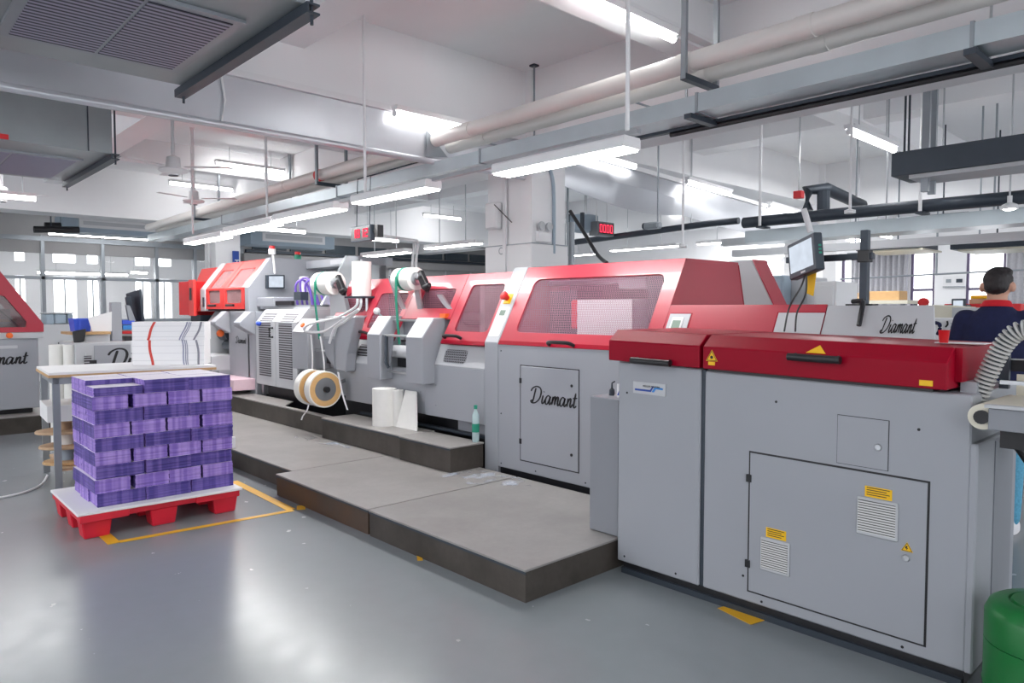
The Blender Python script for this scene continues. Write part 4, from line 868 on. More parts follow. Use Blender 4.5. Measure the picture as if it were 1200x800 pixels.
# ================================================================== WORK TABLE
tb_ = thing('work_table', 'grey framed work table with white top and wooden edge behind the pallet', 'table', (-7.1, 1.8, 0))
bx('tabletop', M['white'], tb_, -7.47, -6.6, 1.15, 2.42, .925, .945); bx('wooden_edge', M['wood'], tb_, -7.475, -6.595, 1.145, 2.425, .905, .926)
for x in (-7.43, -6.64):
    for y in (1.2, 2.37): bx('leg', M['frame'], tb_, x-.025, x+.025, y-.025, y+.025, 0, .85)
for x in (-7.43, -6.64): bx('apron', M['frame'], tb_, x-.02, x+.02, 1.175, 2.395, .85, .905)
for y in (1.2, 2.37): bx('apron', M['frame'], tb_, -7.45, -6.62, y-.02, y+.02, .85, .905)
bx('shelf', M['board'], tb_, -7.42, -6.66, 1.22, 2.35, .14, .16)
SA = math.radians(-33.7)
def sheet_stack(label, z0, z1, dx, shift):
    """local frame: front face at x = 0, length along y"""
    o = MB().box(-.22, 0, 0, .615, 0, z1-z0).build('folded_sheet_stack', M['paper'], bev=.002); tag(o, label, 'paper stack'); h = z1-z0
    for yc, w, m in ((.16, .011, 'mred'), (.435, .006, 'mgrey'), (.455, .004, 'mgrey'), (.47, .003, 'mgrey'), (.56, .009, 'mdark')):
        b = MB(); n = 8; A = [(yc+shift*(k/n-.5)*.05+.006*math.sin(k/n*5+yc*9), h*k/n) for k in range(n+1)]
        for (ya, za), (yb, zb) in zip(A, A[1:]): b.slab([(.0005, ya-w, za), (.0005, ya+w, za), (.0005, yb+w, zb), (.0005, yb-w, zb)], (.0015, 0, 0))
        b.build('collation_mark', M[m], o, local=True)
    for k in range(3): MB().box(-.001, .0012, 0, .615, h*(k+.6)/3.4, h*(k+.6)/3.4+.002).build('sheet_edge', M['light'], o, local=True)
    o.location = (-7.0+dx, 1.86+dx*.3, z0); o.rotation_euler = (0, 0, SA); return o
M['mred'] = mat('red collation mark', rgb(205, 70, 62), .7, var=.1); M['mgrey'] = mat('grey collation mark', rgb(150, 152, 176), .8, var=.1); M['mdark'] = mat('dark collation mark', rgb(140, 140, 150), .8, var=.1)
sheet_stack('lower tier of folded white sheets with red and grey marks on the table', .9455, 1.17, 0, -.4); sheet_stack('upper tier of folded white sheets with red and grey marks on the table', 1.1705, 1.335, .008, 1.3)
for k, (z, y0, y1, x, lab) in enumerate(((.165, 1.12, 1.75, -6.72, 'lowest orange-brown board on the shelf under the work table'), (.29, 1.1, 1.7, -6.76, 'middle brown oval board under the work table'), (.41, 1.08, 1.68, -6.8, 'upper pale brown oval board under the work table'), (.50, 1.2, 1.72, -6.85, 'topmost brown board under the white carton below the work table'))):
    n = 20; pts = [(x-.2+.2*math.cos(2*PI*i/n)*1.0, (y0+y1)/2+(y1-y0)/2*math.sin(2*PI*i/n)) for i in range(n)]
    tag(MB().prism(pts, 'z', z, z+.022).build('oval_board', M['board' if k else 'wood'], bev=.003), lab, 'board')
    for q_ in (1.3, 1.56):
        if k < 3:
            o = MB().lathe([(0, 0), (.05, 0), (.05, (.1, .095, .065)[k]), (0, (.1, .095, .065)[k])], (x-.2, q_, z+.0225), Z, 18).build('small_roll', M[('bluegrey', 'roll', 'board')[(k+(q_ > 1.4)) % 3]], smooth=True)
            tag(o, 'small %s roll resting on the %s board under the work table' % (('blue grey', 'white', 'brown')[(k+(q_ > 1.4)) % 3], ('lowest', 'middle', 'upper')[k]), 'roll')
tag(MB().lathe([(0, 0), (.06, 0), (.06, .3), (0, .3)], (-6.75, 1.42, .228), Y, 20).build('blue_roll', M['bluemark'], smooth=True), 'dark blue roll under the work table beside the front leg', 'roll')
tag(bx('white_carton', M['white'], None, -7.3, -6.8, 1.15, 1.7, .523, .66, bev=.004), 'flat white carton lying on the boards under the work table', 'box')
t = thing('power_cable', 'white power cable trailing across the floor by the work table', 'cable', (-6.7, .9, 0)); MB().tube(smooth_path([at(-30, 588, z=.01), at(15, 580, z=.01), at(38, 573, z=.01), at(50, 566, z=.02), at(56, 556, z=.08)]), .009).build('cord', M['white'], t, smooth=True)

pv = Vector((-6.6, 1.15, 0)); RZ = Matrix.Rotation(math.radians(-4), 3, 'Z')
for o in list(COL.objects):                                       # the table stands slightly askew, with what lies on it
    if o.parent is None and (o.name.startswith(('work_table', 'oval_board', 'small_roll', 'blue_roll')) or o.get('label', '').startswith('flat white carton')):
        o.location = RZ @ (o.location-pv)+pv; o.rotation_euler.z = math.radians(-4)
# ================================================================== LEFT BACKGROUND
lm = thing('folding_machine', 'grey machine with red sloping guard and dark triangular window at the left edge', 'machine', (-10.4, .9, .17))
platform('low dark step platform under the grey machine at the left edge', -12.5, -9.95, -1.5, 1.85, 0, .2)
bx('body', M['grey'], lm, -12.2, -10.2, -1.0, 1.68, .26, 1.13, bev=.01); bx('plinth', M['black'], lm, -12.1, -10.3, -1.0, 1.62, .2, .26); bx('top_lip', M['light'], lm, -12.2, -10.17, -1.0, 1.735, 1.1, 1.17, bev=.005)
# guard in the y-z plane with a window opening
out = [(1.74, 1.175), (1.74, 1.27), (1.3, 1.93), (-.9, 1.93), (-.9, 1.175)]; inn = [(1.56, 1.235), (1.57, 1.3), (1.36, 1.6), (1.3, 1.62), (1.26, 1.6), (1.27, 1.25), (1.3, 1.235)]
b = MB()
def ring_yz(b, x0, x1):
    lp = []
    for x in (x0, x1): lp.append(([b.bm.verts.new((x, *p)) for p in out], [b.bm.verts.new((x, *p)) for p in inn]))
    for O, I in lp:
        for f in ((O[0], O[1], I[1], I[0]), (O[1], O[2], I[3], I[2], I[1]), (O[2], O[3], I[4], I[3]), (O[3], O[4], I[5], I[4]), (O[4], O[0], I[0], I[6], I[5])): b.bm.faces.new(f)
    for q in (0, 1):
        A, B = lp[0][q], lp[1][q]; n = len(A)
        for i in range(n): b.bm.faces.new((A[i], A[(i+1) % n], B[(i+1) % n], B[i]))
ring_yz(b, -10.24, -10.2); M['maroon'] = mat('crimson guard sheet', rgb(172, 44, 62), .4, var=.03)
gd = b.build('end_guard', M['maroon'], lm)
MB().prism(inn, 'x', -10.24, -10.235).build('guard_pane', glass('dark pane', rgb(60, 36, 44), .55), gd)
MB().slab([(-12.0, 1.74, 1.175), (-10.24, 1.74, 1.175), (-10.24, 1.74, 1.27), (-12.0, 1.74, 1.27)], (0, -.02, 0)).build('guard_side', M['maroon'], gd); MB().slab([(-12.0, 1.74, 1.27), (-10.24, 1.74, 1.27), (-10.24, 1.3, 1.93), (-12.0, 1.3, 1.93)], (0, -.01, -.01)).build('guard_slope', M['maroon'], gd)
MB().prism([(1.27, 1.3), (1.5, 1.3), (1.5, 1.33), (1.27, 1.33)], 'x', -10.5, -10.4).build('inner_bar', M['kraft'], lm); MB().tube([(-10.3, 1.3, 1.45), (-10.3, 1.5, 1.24)], .012).build('inner_rod', M['black'], lm); bx('inner_block', M['light'], lm, -10.7, -10.5, 1.1, 1.45, 1.18, 1.45)
MB().lathe([(0, 0), (.035, 0), (.03, .05), (0, .06)], (-10.165, 1.39, 1.14), X, 16).build('orange_knob', M['orange'], lm, smooth=True)
script_word('script_lettering', lm, (-10.198, .97, .80), Y, Z, X, .085); bx('name_strip', M['light'], lm, -10.2, -10.194, .9, 1.47, .985, 1.02)
# rolls and the second lettered machine behind the table
for (u0, u1, vt, lab, xx) in ((57, 76, 404, 'tall white paper roll standing left of the grey lettered box', -9.0), (74, 89, 404, 'tall white paper roll touching the grey lettered box', -8.9)):
    a = at(u0, 420, x=xx); c = at(u1, 420, x=xx); r = (c.y-a.y)*.62*.8; top = at(u0, vt, x=xx).z
    tag(MB().lathe([(.03, 0), (r, 0), (r, top), (.03, top)], (xx, (a.y+c.y)/2, .0), Z, 28).build('paper_roll', M['roll'], smooth=True), lab, 'roll')
dm = thing('sorting_machine', 'low grey machine with script letters and side vent behind the work table', 'machine', (-9.2, 2.2, 0))
a = at(88, 402, x=-8.8); c = at(154, 402, x=-8.8); e = at(110, 402, x=-8.8); zt = a.z
bx('cabinet_body', M['light'], dm, -9.6, -8.8, a.y, c.y, .02, zt, bev=.01); bx('door', M['grey'], dm, -8.805, -8.79, e.y, c.y-.01, .1, zt-.03, bev=.003); v = bx('side_vent', M['white'], dm, -8.802, -8.79, a.y+.1, e.y-.08, zt-.35, zt-.1); bx('vent_slats', M['louvre'], dm, -8.792, -8.786, a.y+.15, e.y-.1, zt-.33, zt-.14); bx('hinge', M['black'], dm, -8.8, -8.785, e.y-.05, e.y+.02, zt-.24, zt-.19)
script_word('script_lettering', dm, (-8.788, at(127, 432, x=-8.79).y, at(127, 432, x=-8.79).z), Y, Z, X, .115, None, 6)
bx('upright_plate', M['grey'], dm, -9.2, -9.1, at(131, 380, x=-9.1).y, at(143, 380, x=-9.1).y, zt, at(135, 354, x=-9.1).z, bev=.004)
bx('shelf', M['wood'], dm, -9.5, -9.0, at(83, 391, x=-9.0).y, at(130, 391, x=-9.0).y, at(100, 392, x=-9.0).z, at(100, 389, x=-9.0).z); bx('shelf_box', M['light'], dm, -9.45, -9.05, at(102, 391, x=-9.0).y, at(130, 391, x=-9.0).y, zt, at(100, 392.5, x=-9.0).z)
p = at(86, 400, x=-9.0); tag(MB().prism([(at(84, 390, x=-9).y, at(84, 388, x=-9).z), (at(100, 386, x=-9).y, at(100, 385, x=-9).z), (at(98, 400, x=-9).y, at(98, 400, x=-9).z), (at(86, 402, x=-9).y, at(86, 402, x=-9).z)], 'x', -8.99, -8.95).build('black_bag', M['black'], bev=.01), 'black bag hanging off the shelf end beside the blue crate', 'bag')
zs = at(100, 389, x=-9.0).z
a = at(86, 388, x=-9.2); c = at(107, 388, x=-9.2)
t = thing('plastic_crate', 'blue plastic crate on the shelf left of the white paper', 'crate', (-9.2, (a.y+c.y)/2, zs)); h = at(95, 373, x=-9.2).z
MB().loft([[(-9.3+sx*.13*k, (a.y+c.y)/2+sy*(c.y-a.y)/2*k, z) for sx, sy in ((-1, -1), (1, -1), (1, 1), (-1, 1))] for z, k in ((zs+.001, .86), (h-.02, 1), (h-.02, 1.05), (h, 1.05))]).build('crate_body', M['blue'], t, bev=.006); bx('crate_rib', M['blue'], t, -9.175, -9.16, a.y+.05, a.y+.07, zs+.02, h-.02)
pts = [at(u, v, x=-9.1) for u, v in ((108, 388), (131, 388), (131, 365), (103, 372))]
tag(MB().slab(pts, (-.004, 0, 0)).build('paper_sheet', M['paper']), 'large white sheet propped between blue crate and grey upright plate', 'paper')
mo = thing('computer_monitor', 'black computer monitor seen from behind above the white sheet stack', 'monitor', at(156, 378, x=-9.3))
pts = [at(u, v, x=-9.3) for u, v in ((160, 340), (164, 339), (167, 377), (162, 378))]
MB().slab([at(147, 344, x=-9.4), at(163, 339, x=-9.2), at(167, 377, x=-9.2), at(150, 378, x=-9.4)], (.0, .03, .01)).build('casing', M['iron'], mo, bev=.006); MB().slab([at(146, 348, x=-9.3), at(152, 347, x=-9.25), at(156, 376, x=-9.25), at(151, 377, x=-9.3)], (.05, .0, 0)).build('back_cover', M['iron'], mo, bev=.006); MB().slab([at(146, 357, x=-9.2), at(151, 358, x=-9.2), at(158, 376, x=-9.2), at(150, 377, x=-9.2)], (.05, 0, 0)).build('stand', M['frame'], mo, bev=.004)
for (u0, u1, v0, v1, m, lab, nm) in ((143, 156, 388, 391, 'red', 'red booklet lying in front of the black monitor', 'booklet'), (144, 158, 381, 386, 'cyanmark', 'light blue packet under the black monitor', 'packet'), (146, 155, 394, 399, 'black', 'small black box below the red booklet', 'small_box'), (143, 158, 375, 380, 'blue', 'blue packet behind the base of the black monitor', 'packet')):
    a = at(u0, v0, x=-9.15); c = at(u1, v1, x=-9.15); tag(bx(nm, M[m], None, -9.35, -9.15, a.y, c.y, c.z, a.z, bev=.006), lab, 'packet' if nm != 'booklet' else 'booklet')
bx('monitor_desk', M['light'], dm, -9.6, -9.0, at(143, 400, x=-9.1).y+.02, at(160, 400, x=-9.1).y, zt-.3, at(150, 399.5, x=-9.1).z)
# back shelf and crates behind partition
for (u0, u1, v0, v1, lab) in ((54, 64, 366, 380, 'grey crate under the partition window, left of the clear boxes'), (64, 78, 366, 379, 'first pale clear box below the partition glass'), (79, 86, 366, 379, 'second pale clear box below the partition glass')):
    a = at(u0, v0, x=-17); c = at(u1, v1, x=-17); t = thing('storage_box', lab, 'box', (-17.2, a.y, c.z)); bx('box_body', M['bluegrey'], t, -17.5, -17, a.y, c.y, c.z, a.z-.03, bev=.02); bx('box_lid', M['light'], t, -17.52, -16.98, a.y-.02, c.y+.02, a.z-.03, a.z, bev=.01)
a = at(53, 380, x=-17); c = at(90, 402, x=-17)
t = thing('storage_cabinet', 'long pale grey cabinet in front of the glazed partition', 'cabinet', (-17.3, a.y, 0)); bx('cabinet_body', M['light'], t, -17.6, -16.9, a.y-.4, c.y+.6, 0, a.z, bev=.01); bx('handle', M['black'], t, -16.9, -16.87, at(68, 400, x=-16.9).y, at(80, 400, x=-16.9).y, at(70, 401, x=-16.9).z-.03, at(70, 401, x=-16.9).z)
q = at(274, 300, x=-16.0); sg = bx('wall_sign', M['bluemark'], None, -16.035, -16.0, at(273, 300, x=-16).y, at(280, 300, x=-16).y, at(276, 307, x=-16).z, at(276, 294, x=-16).z); tag(sg, 'small blue sign with white mark on the far column', 'sign')
a = at(275, 303, x=-16); MB().box(-15.999, -15.996, a.y, a.y+.1, a.z-.04, a.z-.02).box(-15.999, -15.996, a.y+.04, a.y+.06, a.z-.12, a.z-.04).box(-15.999, -15.996, a.y, a.y+.1, a.z-.12, a.z-.1).build('sign_mark', M['white'], sg)

# ================================================================== OVERHEAD SERVICES
CEIL = 4.27
def ztr(y): return 3.5-.0415*(y-6.6)
def lamp(label, p, q, w=.15, h=.06, group=None, name='hanging_lamp', rods=0, top=CEIL):
    p, q = Vector(p), Vector(q); d = (q-p); d.z = 0; d.normalize(); n = Vector((-d.y, d.x, 0)); t = thing(name, label, 'ceiling lamp', (p+q)/2, group=group)
    b = MB(); prof = [(-w/2, 0), (w/2, 0), (w/2, h*.8), (w*.44, h), (-w*.44, h), (-w/2, h*.8)]
    b.loft([[c+n*a+Vector((0, 0, z)) for a, z in prof] for c in (p, q)]).build('housing', M['white'], t)
    e = d*.015
    MB().slab([p+e-n*w*.44, q-e-n*w*.44, q-e+n*w*.44, p+e+n*w*.44], (0, 0, -.012)).build('diffuser', M['diffuser'], t)
    for k in range(rods):
        c = p+(q-p)*((k+.5)/rods); MB().tube([c+Vector((0, 0, h*.9)), (c.x, c.y, top)], .008, 6).build('hanger', M['steel'], t)
    return t
def batten(label, p, q, group=None, up=None, tm_='tube'):
    """bare tube on a narrow white tray"""
    p, q = Vector(p), Vector(q); d = (q-p).normalized(); t = thing('ceiling_tube_lamp', label, 'ceiling lamp', (p+q)/2, group=group)
    n = Vector((-d.y, d.x, 0)).normalized()
    MB().loft([[c+n*a+Vector((0, 0, z)) for a, z in ((-.045, .03), (.045, .03), (.06, .075), (-.06, .075))] for c in (p, q)]).build('tray', M['white'], t)
    MB().tube([p+d*.01, q-d*.01], .03, 10).build('tube', M[tm_], t, smooth=True)
    for c in (p+d*.005, q-d*.005): MB().tube([c-d*.006, c+d*.006], .034, 10).build('end_cap', M['white'], t)
    if up: 
        for c in (p+(q-p)*.2, p+(q-p)*.8): MB().tube([c+Vector((0, 0, .07)), (c.x, c.y, up)], .006, 6).build('hanger', M['steel'], t)
    return t
def ends_y(u0, v0, u1, v1, L):
    a, c = at(u0, v0, x=-1), at(u1, v1, x=-1); s = L/abs(c.y-a.y); a, c = at(u0, v0, x=-s), at(u1, v1, x=-s); z = (a.z+c.z)/2; a.z = c.z = z; return a, c
def ends_x(u0, v0, u1, v1, L):
    a, c = at(u0, v0, y=1), at(u1, v1, y=1); s = L/abs(c.x-a.x); a, c = at(u0, v0, y=s), at(u1, v1, y=s); z = (a.z+c.z)/2; a.z = c.z = z; return a, c
ROW = 'linear lamps hung over the binding line'
YL = 3.58
for x0, x1, z, lab in ((-3.97, -2.75, 2.445, 'lit linear lamp hanging nearest, in front of the big white column'), (-5.98, -4.79, 2.45, 'lit linear lamp hanging second, above the red digital clock'), (-7.66, -6.3, 2.435, 'lit linear lamp hanging third, above the white rolls'), (-9.1, -7.72, 2.41, 'lit linear lamp hanging fourth, above the signal lamps'), (-10.55, -9.18, 2.375, 'lit linear lamp hanging last, above the far orange red hood')):
    lamp(lab, (x0, YL, z), (x1, YL, z), .17, .07, ROW)
rl = thing('lamp_rail', 'long thin rail carrying the row of hanging linear lamps', 'rail', (-6.6, YL, 2.52))
MB().slab([(-10.6, YL-.02, 2.452), (-2.7, YL-.02, 2.522), (-2.7, YL+.02, 2.522), (-10.6, YL+.02, 2.452)], (0, 0, .03)).build('rail_bar', M['steel'], rl)
for u, v in ((735, 165), (428, 226), (313, 258), (226, 275)):
    p = at(u, v, y=YL); MB().tube([(p.x, YL, 2.5), (p.x, YL, CEIL)], .014, 8).build('hanger_rod', M['white'], rl)
# wall-washing tubes on the trunking under the transverse beam
tr = thing('cable_trunking', 'white cable trunking along the lower edge of the transverse beam', 'trunking', (-6.14, 4, 3.5)); bx('trunking_body', M['white'], tr, -6.198, -6.13, -1, 5.96, 3.44, 3.498); MB().slab([(-6.198, 6.63, ztr(6.63)-.062), (-6.13, 6.63, ztr(6.63)-.062), (-6.13, 13.95, ztr(13.95)-.062), (-6.198, 13.95, ztr(13.95)-.062)], (0, 0, .06)).build('trunking_body', M['white'], tr)
G2 = 'tube lamps fixed under the beam trunking'
def beam_tube(u0, u1, lab):
    a, c = at(u0, 150, x=-6.06), at(u1, 150, x=-6.06); f = lambda y: (ztr(y)-.05 if y > 6.5 else 3.4); batten(lab, (-6.06, a.y, f(a.y)), (-6.06, c.y, f(c.y)), G2, None, 'softtube')
beam_tube(462, 562, 'bright tube lamp under the beam shining on the silver duct left of the column'); beam_tube(690, 745, 'bright tube lamp under the beam just right of the white column'); beam_tube(805, 857, 'second tube lamp under the beam right of the white column'); beam_tube(903, 946, 'third tube lamp under the beam right of the column, above the red box')
a, c = at(672, 2, x=-3.62), at(790, 50, x=-3.62); batten('twin bright tube lamp on the near beam at the top of the room', (-3.62, a.y, 3.77), (-3.62, c.y, 3.77), 'tube lamps on the beams'); q = thing('cable_trunking', 'white trunking strip above the twin tube lamp on the near beam', 'trunking', (-3.6, 4, 3.85)); bx('trunking_body', M['white'], q, -3.658, -3.56, 3.2, 5.98, 3.847, 3.88)
G3 = 'distant tube lamps'
for (u0, v0, u1, v1, L, lab) in ((252, 190, 333, 204, 1.25, 'tube lamp right of the nearer ceiling fan'), (198, 213, 272, 224, 1.25, 'tube lamp between the two ceiling fans'), (154, 253, 221, 261, 1.3, 'tube lamp above the far air duct behind the fans'), (496, 251, 540, 258, 1.25, 'tube lamp left of the white column beyond the red clock'), (995, 155, 1048, 175, 1.25, 'tube lamp near the dark blue duct box on the right'), (920, 120, 943, 127, .6, 'short visible tube lamp beside the black rail at upper right'), (305, 266, 358, 274, .95, 'tube lamp in front of the far white air unit'), (421, 279, 467, 283, 1.1, 'tube lamp below the red digital clock'), (1024, 272, 1044, 280, .95, 'small tube lamp right of the black monitor pole'), (993, 280, 1008, 284, .55, 'small tube lamp left of the black monitor pole')):
    a, c = ends_y(u0, v0, u1, v1, L); batten(lab, a, c, G3, up=CEIL if a.z < CEIL-.1 else None)
a, c = at(-40, 231, x=-12), at(43, 243, x=-12); batten('tube lamp at the left edge below the second air unit', (-12, a.y, 3.0), (-12, c.y, 3.0), G3, up=CEIL)
a, c = at(43, 318, x=-22.5), at(150, 322, x=-22.5); batten('long tube lamp seen through the glazed partition on the left', (-22.5, a.y, 2.42), (-22.5, c.y, 2.42), G3, up=CEIL)
a, c = at(137, 319, x=-22.5), at(164, 319, x=-22.5); batten('short tube lamp seen through the glazed partition beside the black monitor', (-22.5, a.y+.35, 2.5), (-22.5, c.y+.2, 2.5), G3, up=CEIL)
a, c = at(56, 271, x=-18.5), at(174, 283, x=-18.5); batten('long tube lamp in front of the glazed partition', (-18.5, a.y, 3.12), (-18.5, c.y, 3.12), G3, up=CEIL)
G4 = 'hanging linear lamps beyond the column'
for (u0, v0, u1, v1, L, lab) in ((427, 302, 478, 294, 1.25, 'linear lamp hanging left of the bent white conduit'), (501, 292, 562, 284, 1.3, 'linear lamp hanging just left of the column'), (717, 294, 795, 288, 1.6, 'long linear lamp hanging right of the column'), (818, 287, 913, 278, 1.7, 'long linear lamp hanging left of the tilted monitor'), (670, 300, 700, 297, 1.3, 'small linear lamp hanging right behind the column'), (905, 292, 925, 289, 1.3, 'small linear lamp partly hidden by the tilted monitor'), (948, 302, 985, 300, 1.6, 'linear lamp low behind the tilted monitor')):
    a, c = ends_x(u0, v0, u1, v1, L)
    if a.y > 17.5: k = 16.5/a.y; a = Vector((a.x*k, 16.5, H+(a.z-H)*k)); c = Vector((c.x*k, 16.5, H+(c.z-H)*k))
    lamp(lab, a, c, .16, .06, G4, rods=2)
for u, v, lab in ((1104, 207, 'small round downlight below the dark blue duct box'), (1183, 245, 'small round downlight under the blue grey duct at the right edge')):
    p = at(u, v, y=7.7); t = thing('downlight', lab, 'ceiling lamp', p); MB().lathe([(.05, 0), (.07, 0), (.06, .04), (.02, .06), (.02, .12), (0, .12)], p, Z, 16).build('housing', M['white'], t, smooth=True); MB().lathe([(0, -.012), (.03, -.01), (.05, 0), (.0, .002)], p, Z, 16).build('bulb', M['tube'], t, smooth=True); MB().tube([p+Vector((0, 0, .1)), (p.x, p.y, CEIL)], .008).build('hanger', M['steel'], t)

# big silver duct running across, with its rounded lower edge
dt = thing('smoke_curtain', 'long silver smoke curtain with rolled bottom bar hanging left of the white column', 'smoke curtain', (-6.16, 1, 3.0))
n = 40; X0 = -6.165; R1 = [[(X0, -4+9.96*k/n, 3.437), (X0+.012*math.sin(k*.7+1), -4+9.96*k/n, 3.2), (X0, -4+9.96*k/n, 3.02), (X0-.008, -4+9.96*k/n, 3.02), (X0-.01+.012*math.sin(k*.7+1), -4+9.96*k/n, 3.2), (X0-.01, -4+9.96*k/n, 3.437)] for k in range(n+1)]
MB().loft(R1).build('curtain_fabric', M['silver'], dt, smooth=True); MB().tube([(X0-.004, -4, 3.015), (X0-.004, 5.95, 3.015)], .034, 12).build('bottom_bar', M['silver'], dt, smooth=True)
d2 = thing('smoke_curtain', 'billowing silver smoke curtain sagging at its bottom, right of the white column', 'smoke curtain', (-6.16, 10, 2.8))
n = 48; R1 = []
for k in range(n+1):
    y = 6.63+7.3*k/n; q = y-6.63; zb = ztr(y)-.5-.13*math.sin(min(1, q/2.6)*PI)-.012*q; bl = .11*math.sin(q*1.1)*math.exp(-((q-1.6)/3)**2); zt = ztr(y)-.066
    R1.append([(X0, y, zt), (X0+bl, y, zt-.12), (X0+.03+bl*1.6, y, zt-.28), (X0+bl, y, zb), (X0-.01+bl, y, zb), (X0+.02+bl*1.6, y, zt-.28), (X0-.01+bl, y, zt-.12), (X0-.01, y, zt)])
MB().loft(R1).build('curtain_fabric', M['silver'], d2, smooth=True)
MB().tube([(X0+.02, 2.37, 3.04), (X0+.024, 2.4, 3.22), (X0+.02, 2.37, 3.43)], .01).build('joint_seam', M['white'], dt, smooth=True)
MB().slab([(-6.14, 4.5, 3.33), (-6.14, 4.5, 3.05), (-6.14, 4.78, 3.08)], (-.004, 0, 0)).build('triangular_flange', M['frame'], dt)
# long straight duct, pipes and brackets
xd = thing('straight_duct', 'long flat galvanised duct running below the two cream pipes', 'duct', (-3, 4.75, 2.95))
for a, c in zip((-16, -12, -8.2, -5.4, -2.95, -1.2), (-12, -8.2, -5.4, -2.95, -1.2, 2)): bx('duct_section', M['galv'], xd, a+.004, c-.004, 4.6, 4.86, 2.905+.003*a, 3.035+.003*a)
for x in (-12, -8.2, -5.4, -2.95, -1.2): bx('section_joint', M['frame'], xd, x-.01, x+.01, 4.592, 4.868, 2.898+.003*x, 3.043+.003*x)
for y, dz, lab in ((4.62, 0, 'front cream drain pipe of the pair along the ceiling duct'), (4.83, -.035, 'rear cream drain pipe of the pair along the ceiling duct')):
    t = thing('drain_pipe', lab, 'pipe', (-3, y, 3.2)); MB().tube([(-16, y, 3.135+dz), (2, y, 3.325+dz)], .072, 16).build('pipe_body', M['pvc'], t, smooth=True)
    for x in (-9.7, -5.6, -3.05, -2.15):
        zc = 3.135+(x+16)/18*.19+dz; MB().tube([(x-.06, y, zc), (x+.06, y, zc)], .078, 16).build('pipe_socket', M['pvc'], t, smooth=True)
    if y < 4.7: MB().lathe([(.073, 0), (.0765, 0), (.0765, .1), (.073, .1)], (-8.72, y, 3.212), X, 18, True).build('red_band', M['red'], t)
def bracket(x, label, dz=0):
    t = thing('pipe_bracket', label, 'bracket', (x, 4.7, 3.1)); z = 3.135+(x+16)/18*.19-.109
    bx('cross_bar', M['iron'], t, x-.025, x+.025, 4.5, 4.95, z-.045, z-.003); 
    for y in (4.51, 4.94): bx('angle_hanger', M['frame'], t, x-.02, x+.02, y-.015, y+.015, z-.04, 4.27)
bracket(-3.0, 'steel hanger bracket holding the cream pipes near the room centre'); bracket(-8.55, 'steel hanger bracket beside the red band on the cream pipe'); bracket(-13, 'steel hanger bracket at the far end of the cream pipes')
rr = thing('black_rail', 'black cable rail running along the rear edge of the flat duct', 'rail', (-2, 4.93, 2.9)); bx('rail_bar', M['iron'], rr, -4.9, 2, 4.9, 4.95, 2.875, 2.9); MB().tube([(-3.4, 4.93, 2.86), (2, 4.93, 2.86)], .02, 8).build('rail_pipe', M['black'], rr, smooth=True)
for x in (-3.0, -1.2):
    bx('rail_bracket', M['iron'], rr, x-.03, x+.03, 4.56, 4.96, 2.85, 2.885); MB().tube([(x, 4.96, 2.86), (x, 4.96, CEIL)], .008).build('hanger', M['steel'], rr)
for u, v, y in ((626, 80, 5.9), (805, 62, 5.9)):
    p = at(u, v, y=y); t = thing('threaded_rod', 'thin steel hanger rod dropping to the cream pipes at the %s' % ('beam corner' if u < 700 else 'second beam'), 'rod', p); MB().tube([(p.x, y, CEIL), (p.x, y, 3.25)], .012).build('rod', M['frame'], t); bx('ceiling_plate', M['iron'], t, p.x-.04, p.x+.04, y-.04, y+.04, CEIL-.02, CEIL); MB().tube([(p.x, y, 3.26), (p.x, 4.9, 3.26)], .01).build('rod_arm', M['frame'], t)

# air units with slatted intakes
def air_unit(label, x0, x1, y0, y1, z0, z1, m, gx0, gx1, gy0, gy1, red=False):
    t = thing('air_unit', label, 'air conditioner', ((x0+x1)/2, (y0+y1)/2, z0))
    bx('casing', M['galvd'], t, x0, x1, y0, y1, z0, z1, bev=.004)
    g = bx('intake_frame', M['frame'], t, gx0, gx1, gy0, gy1, z0-.02, z0-.001); ym = (gy0+gy1)/2
    for a, c in ((gy0+.05, ym-.01), (ym+.01, gy1-.05)): bx('intake_slats', m, g, gx0+.05, gx1-.05, a, c, z0-.024, z0-.019)
    for xx in ((y1-.06, y1+.0),): pass
    MB().prism([(y1-.02, z0-.055), (y1+.05, z0-.055), (y1+.05, z0-.045), (y1-.01, z0-.045), (y1-.01, z0-.012), (y1+.05, z0-.012), (y1+.05, z0-.002), (y1-.02, z0-.002)], 'x', x0-.12, x1+.05).build('support_channel', M['iron'], t)
    for x in (x0-.06, x1+.02): MB().tube([(x, y1+.02, z0-.1), (x, y1+.02, CEIL)], .009).build('threaded_rod', M['iron'], t); 
    bx('flange', M['frame'], t, x0+.2, x1-.05, y1, y1+.09, z0-.003, z0+.0)
    return t
air_unit('near galvanised air unit with slatted intake at the top left of the room', -5.12, -3.35, .0, 1.72, 2.965, 3.5, M['acslat'], -4.8, -3.74, .64, 1.58)
a2 = air_unit('second galvanised air unit with pale intake, further away at the left', -9.75, -7.75, .2, 1.93, 2.95, 3.42, M['acslatfar'], -9.55, -8.2, .6, 1.78)
bx('red_tag', M['red'], a2, -7.749, -7.745, 1.02, 1.1, 2.955, 3.0)
bx('corner_strap', M['iron'], a2, -7.748, -7.74, 1.72, 1.73, 2.95, 3.42)
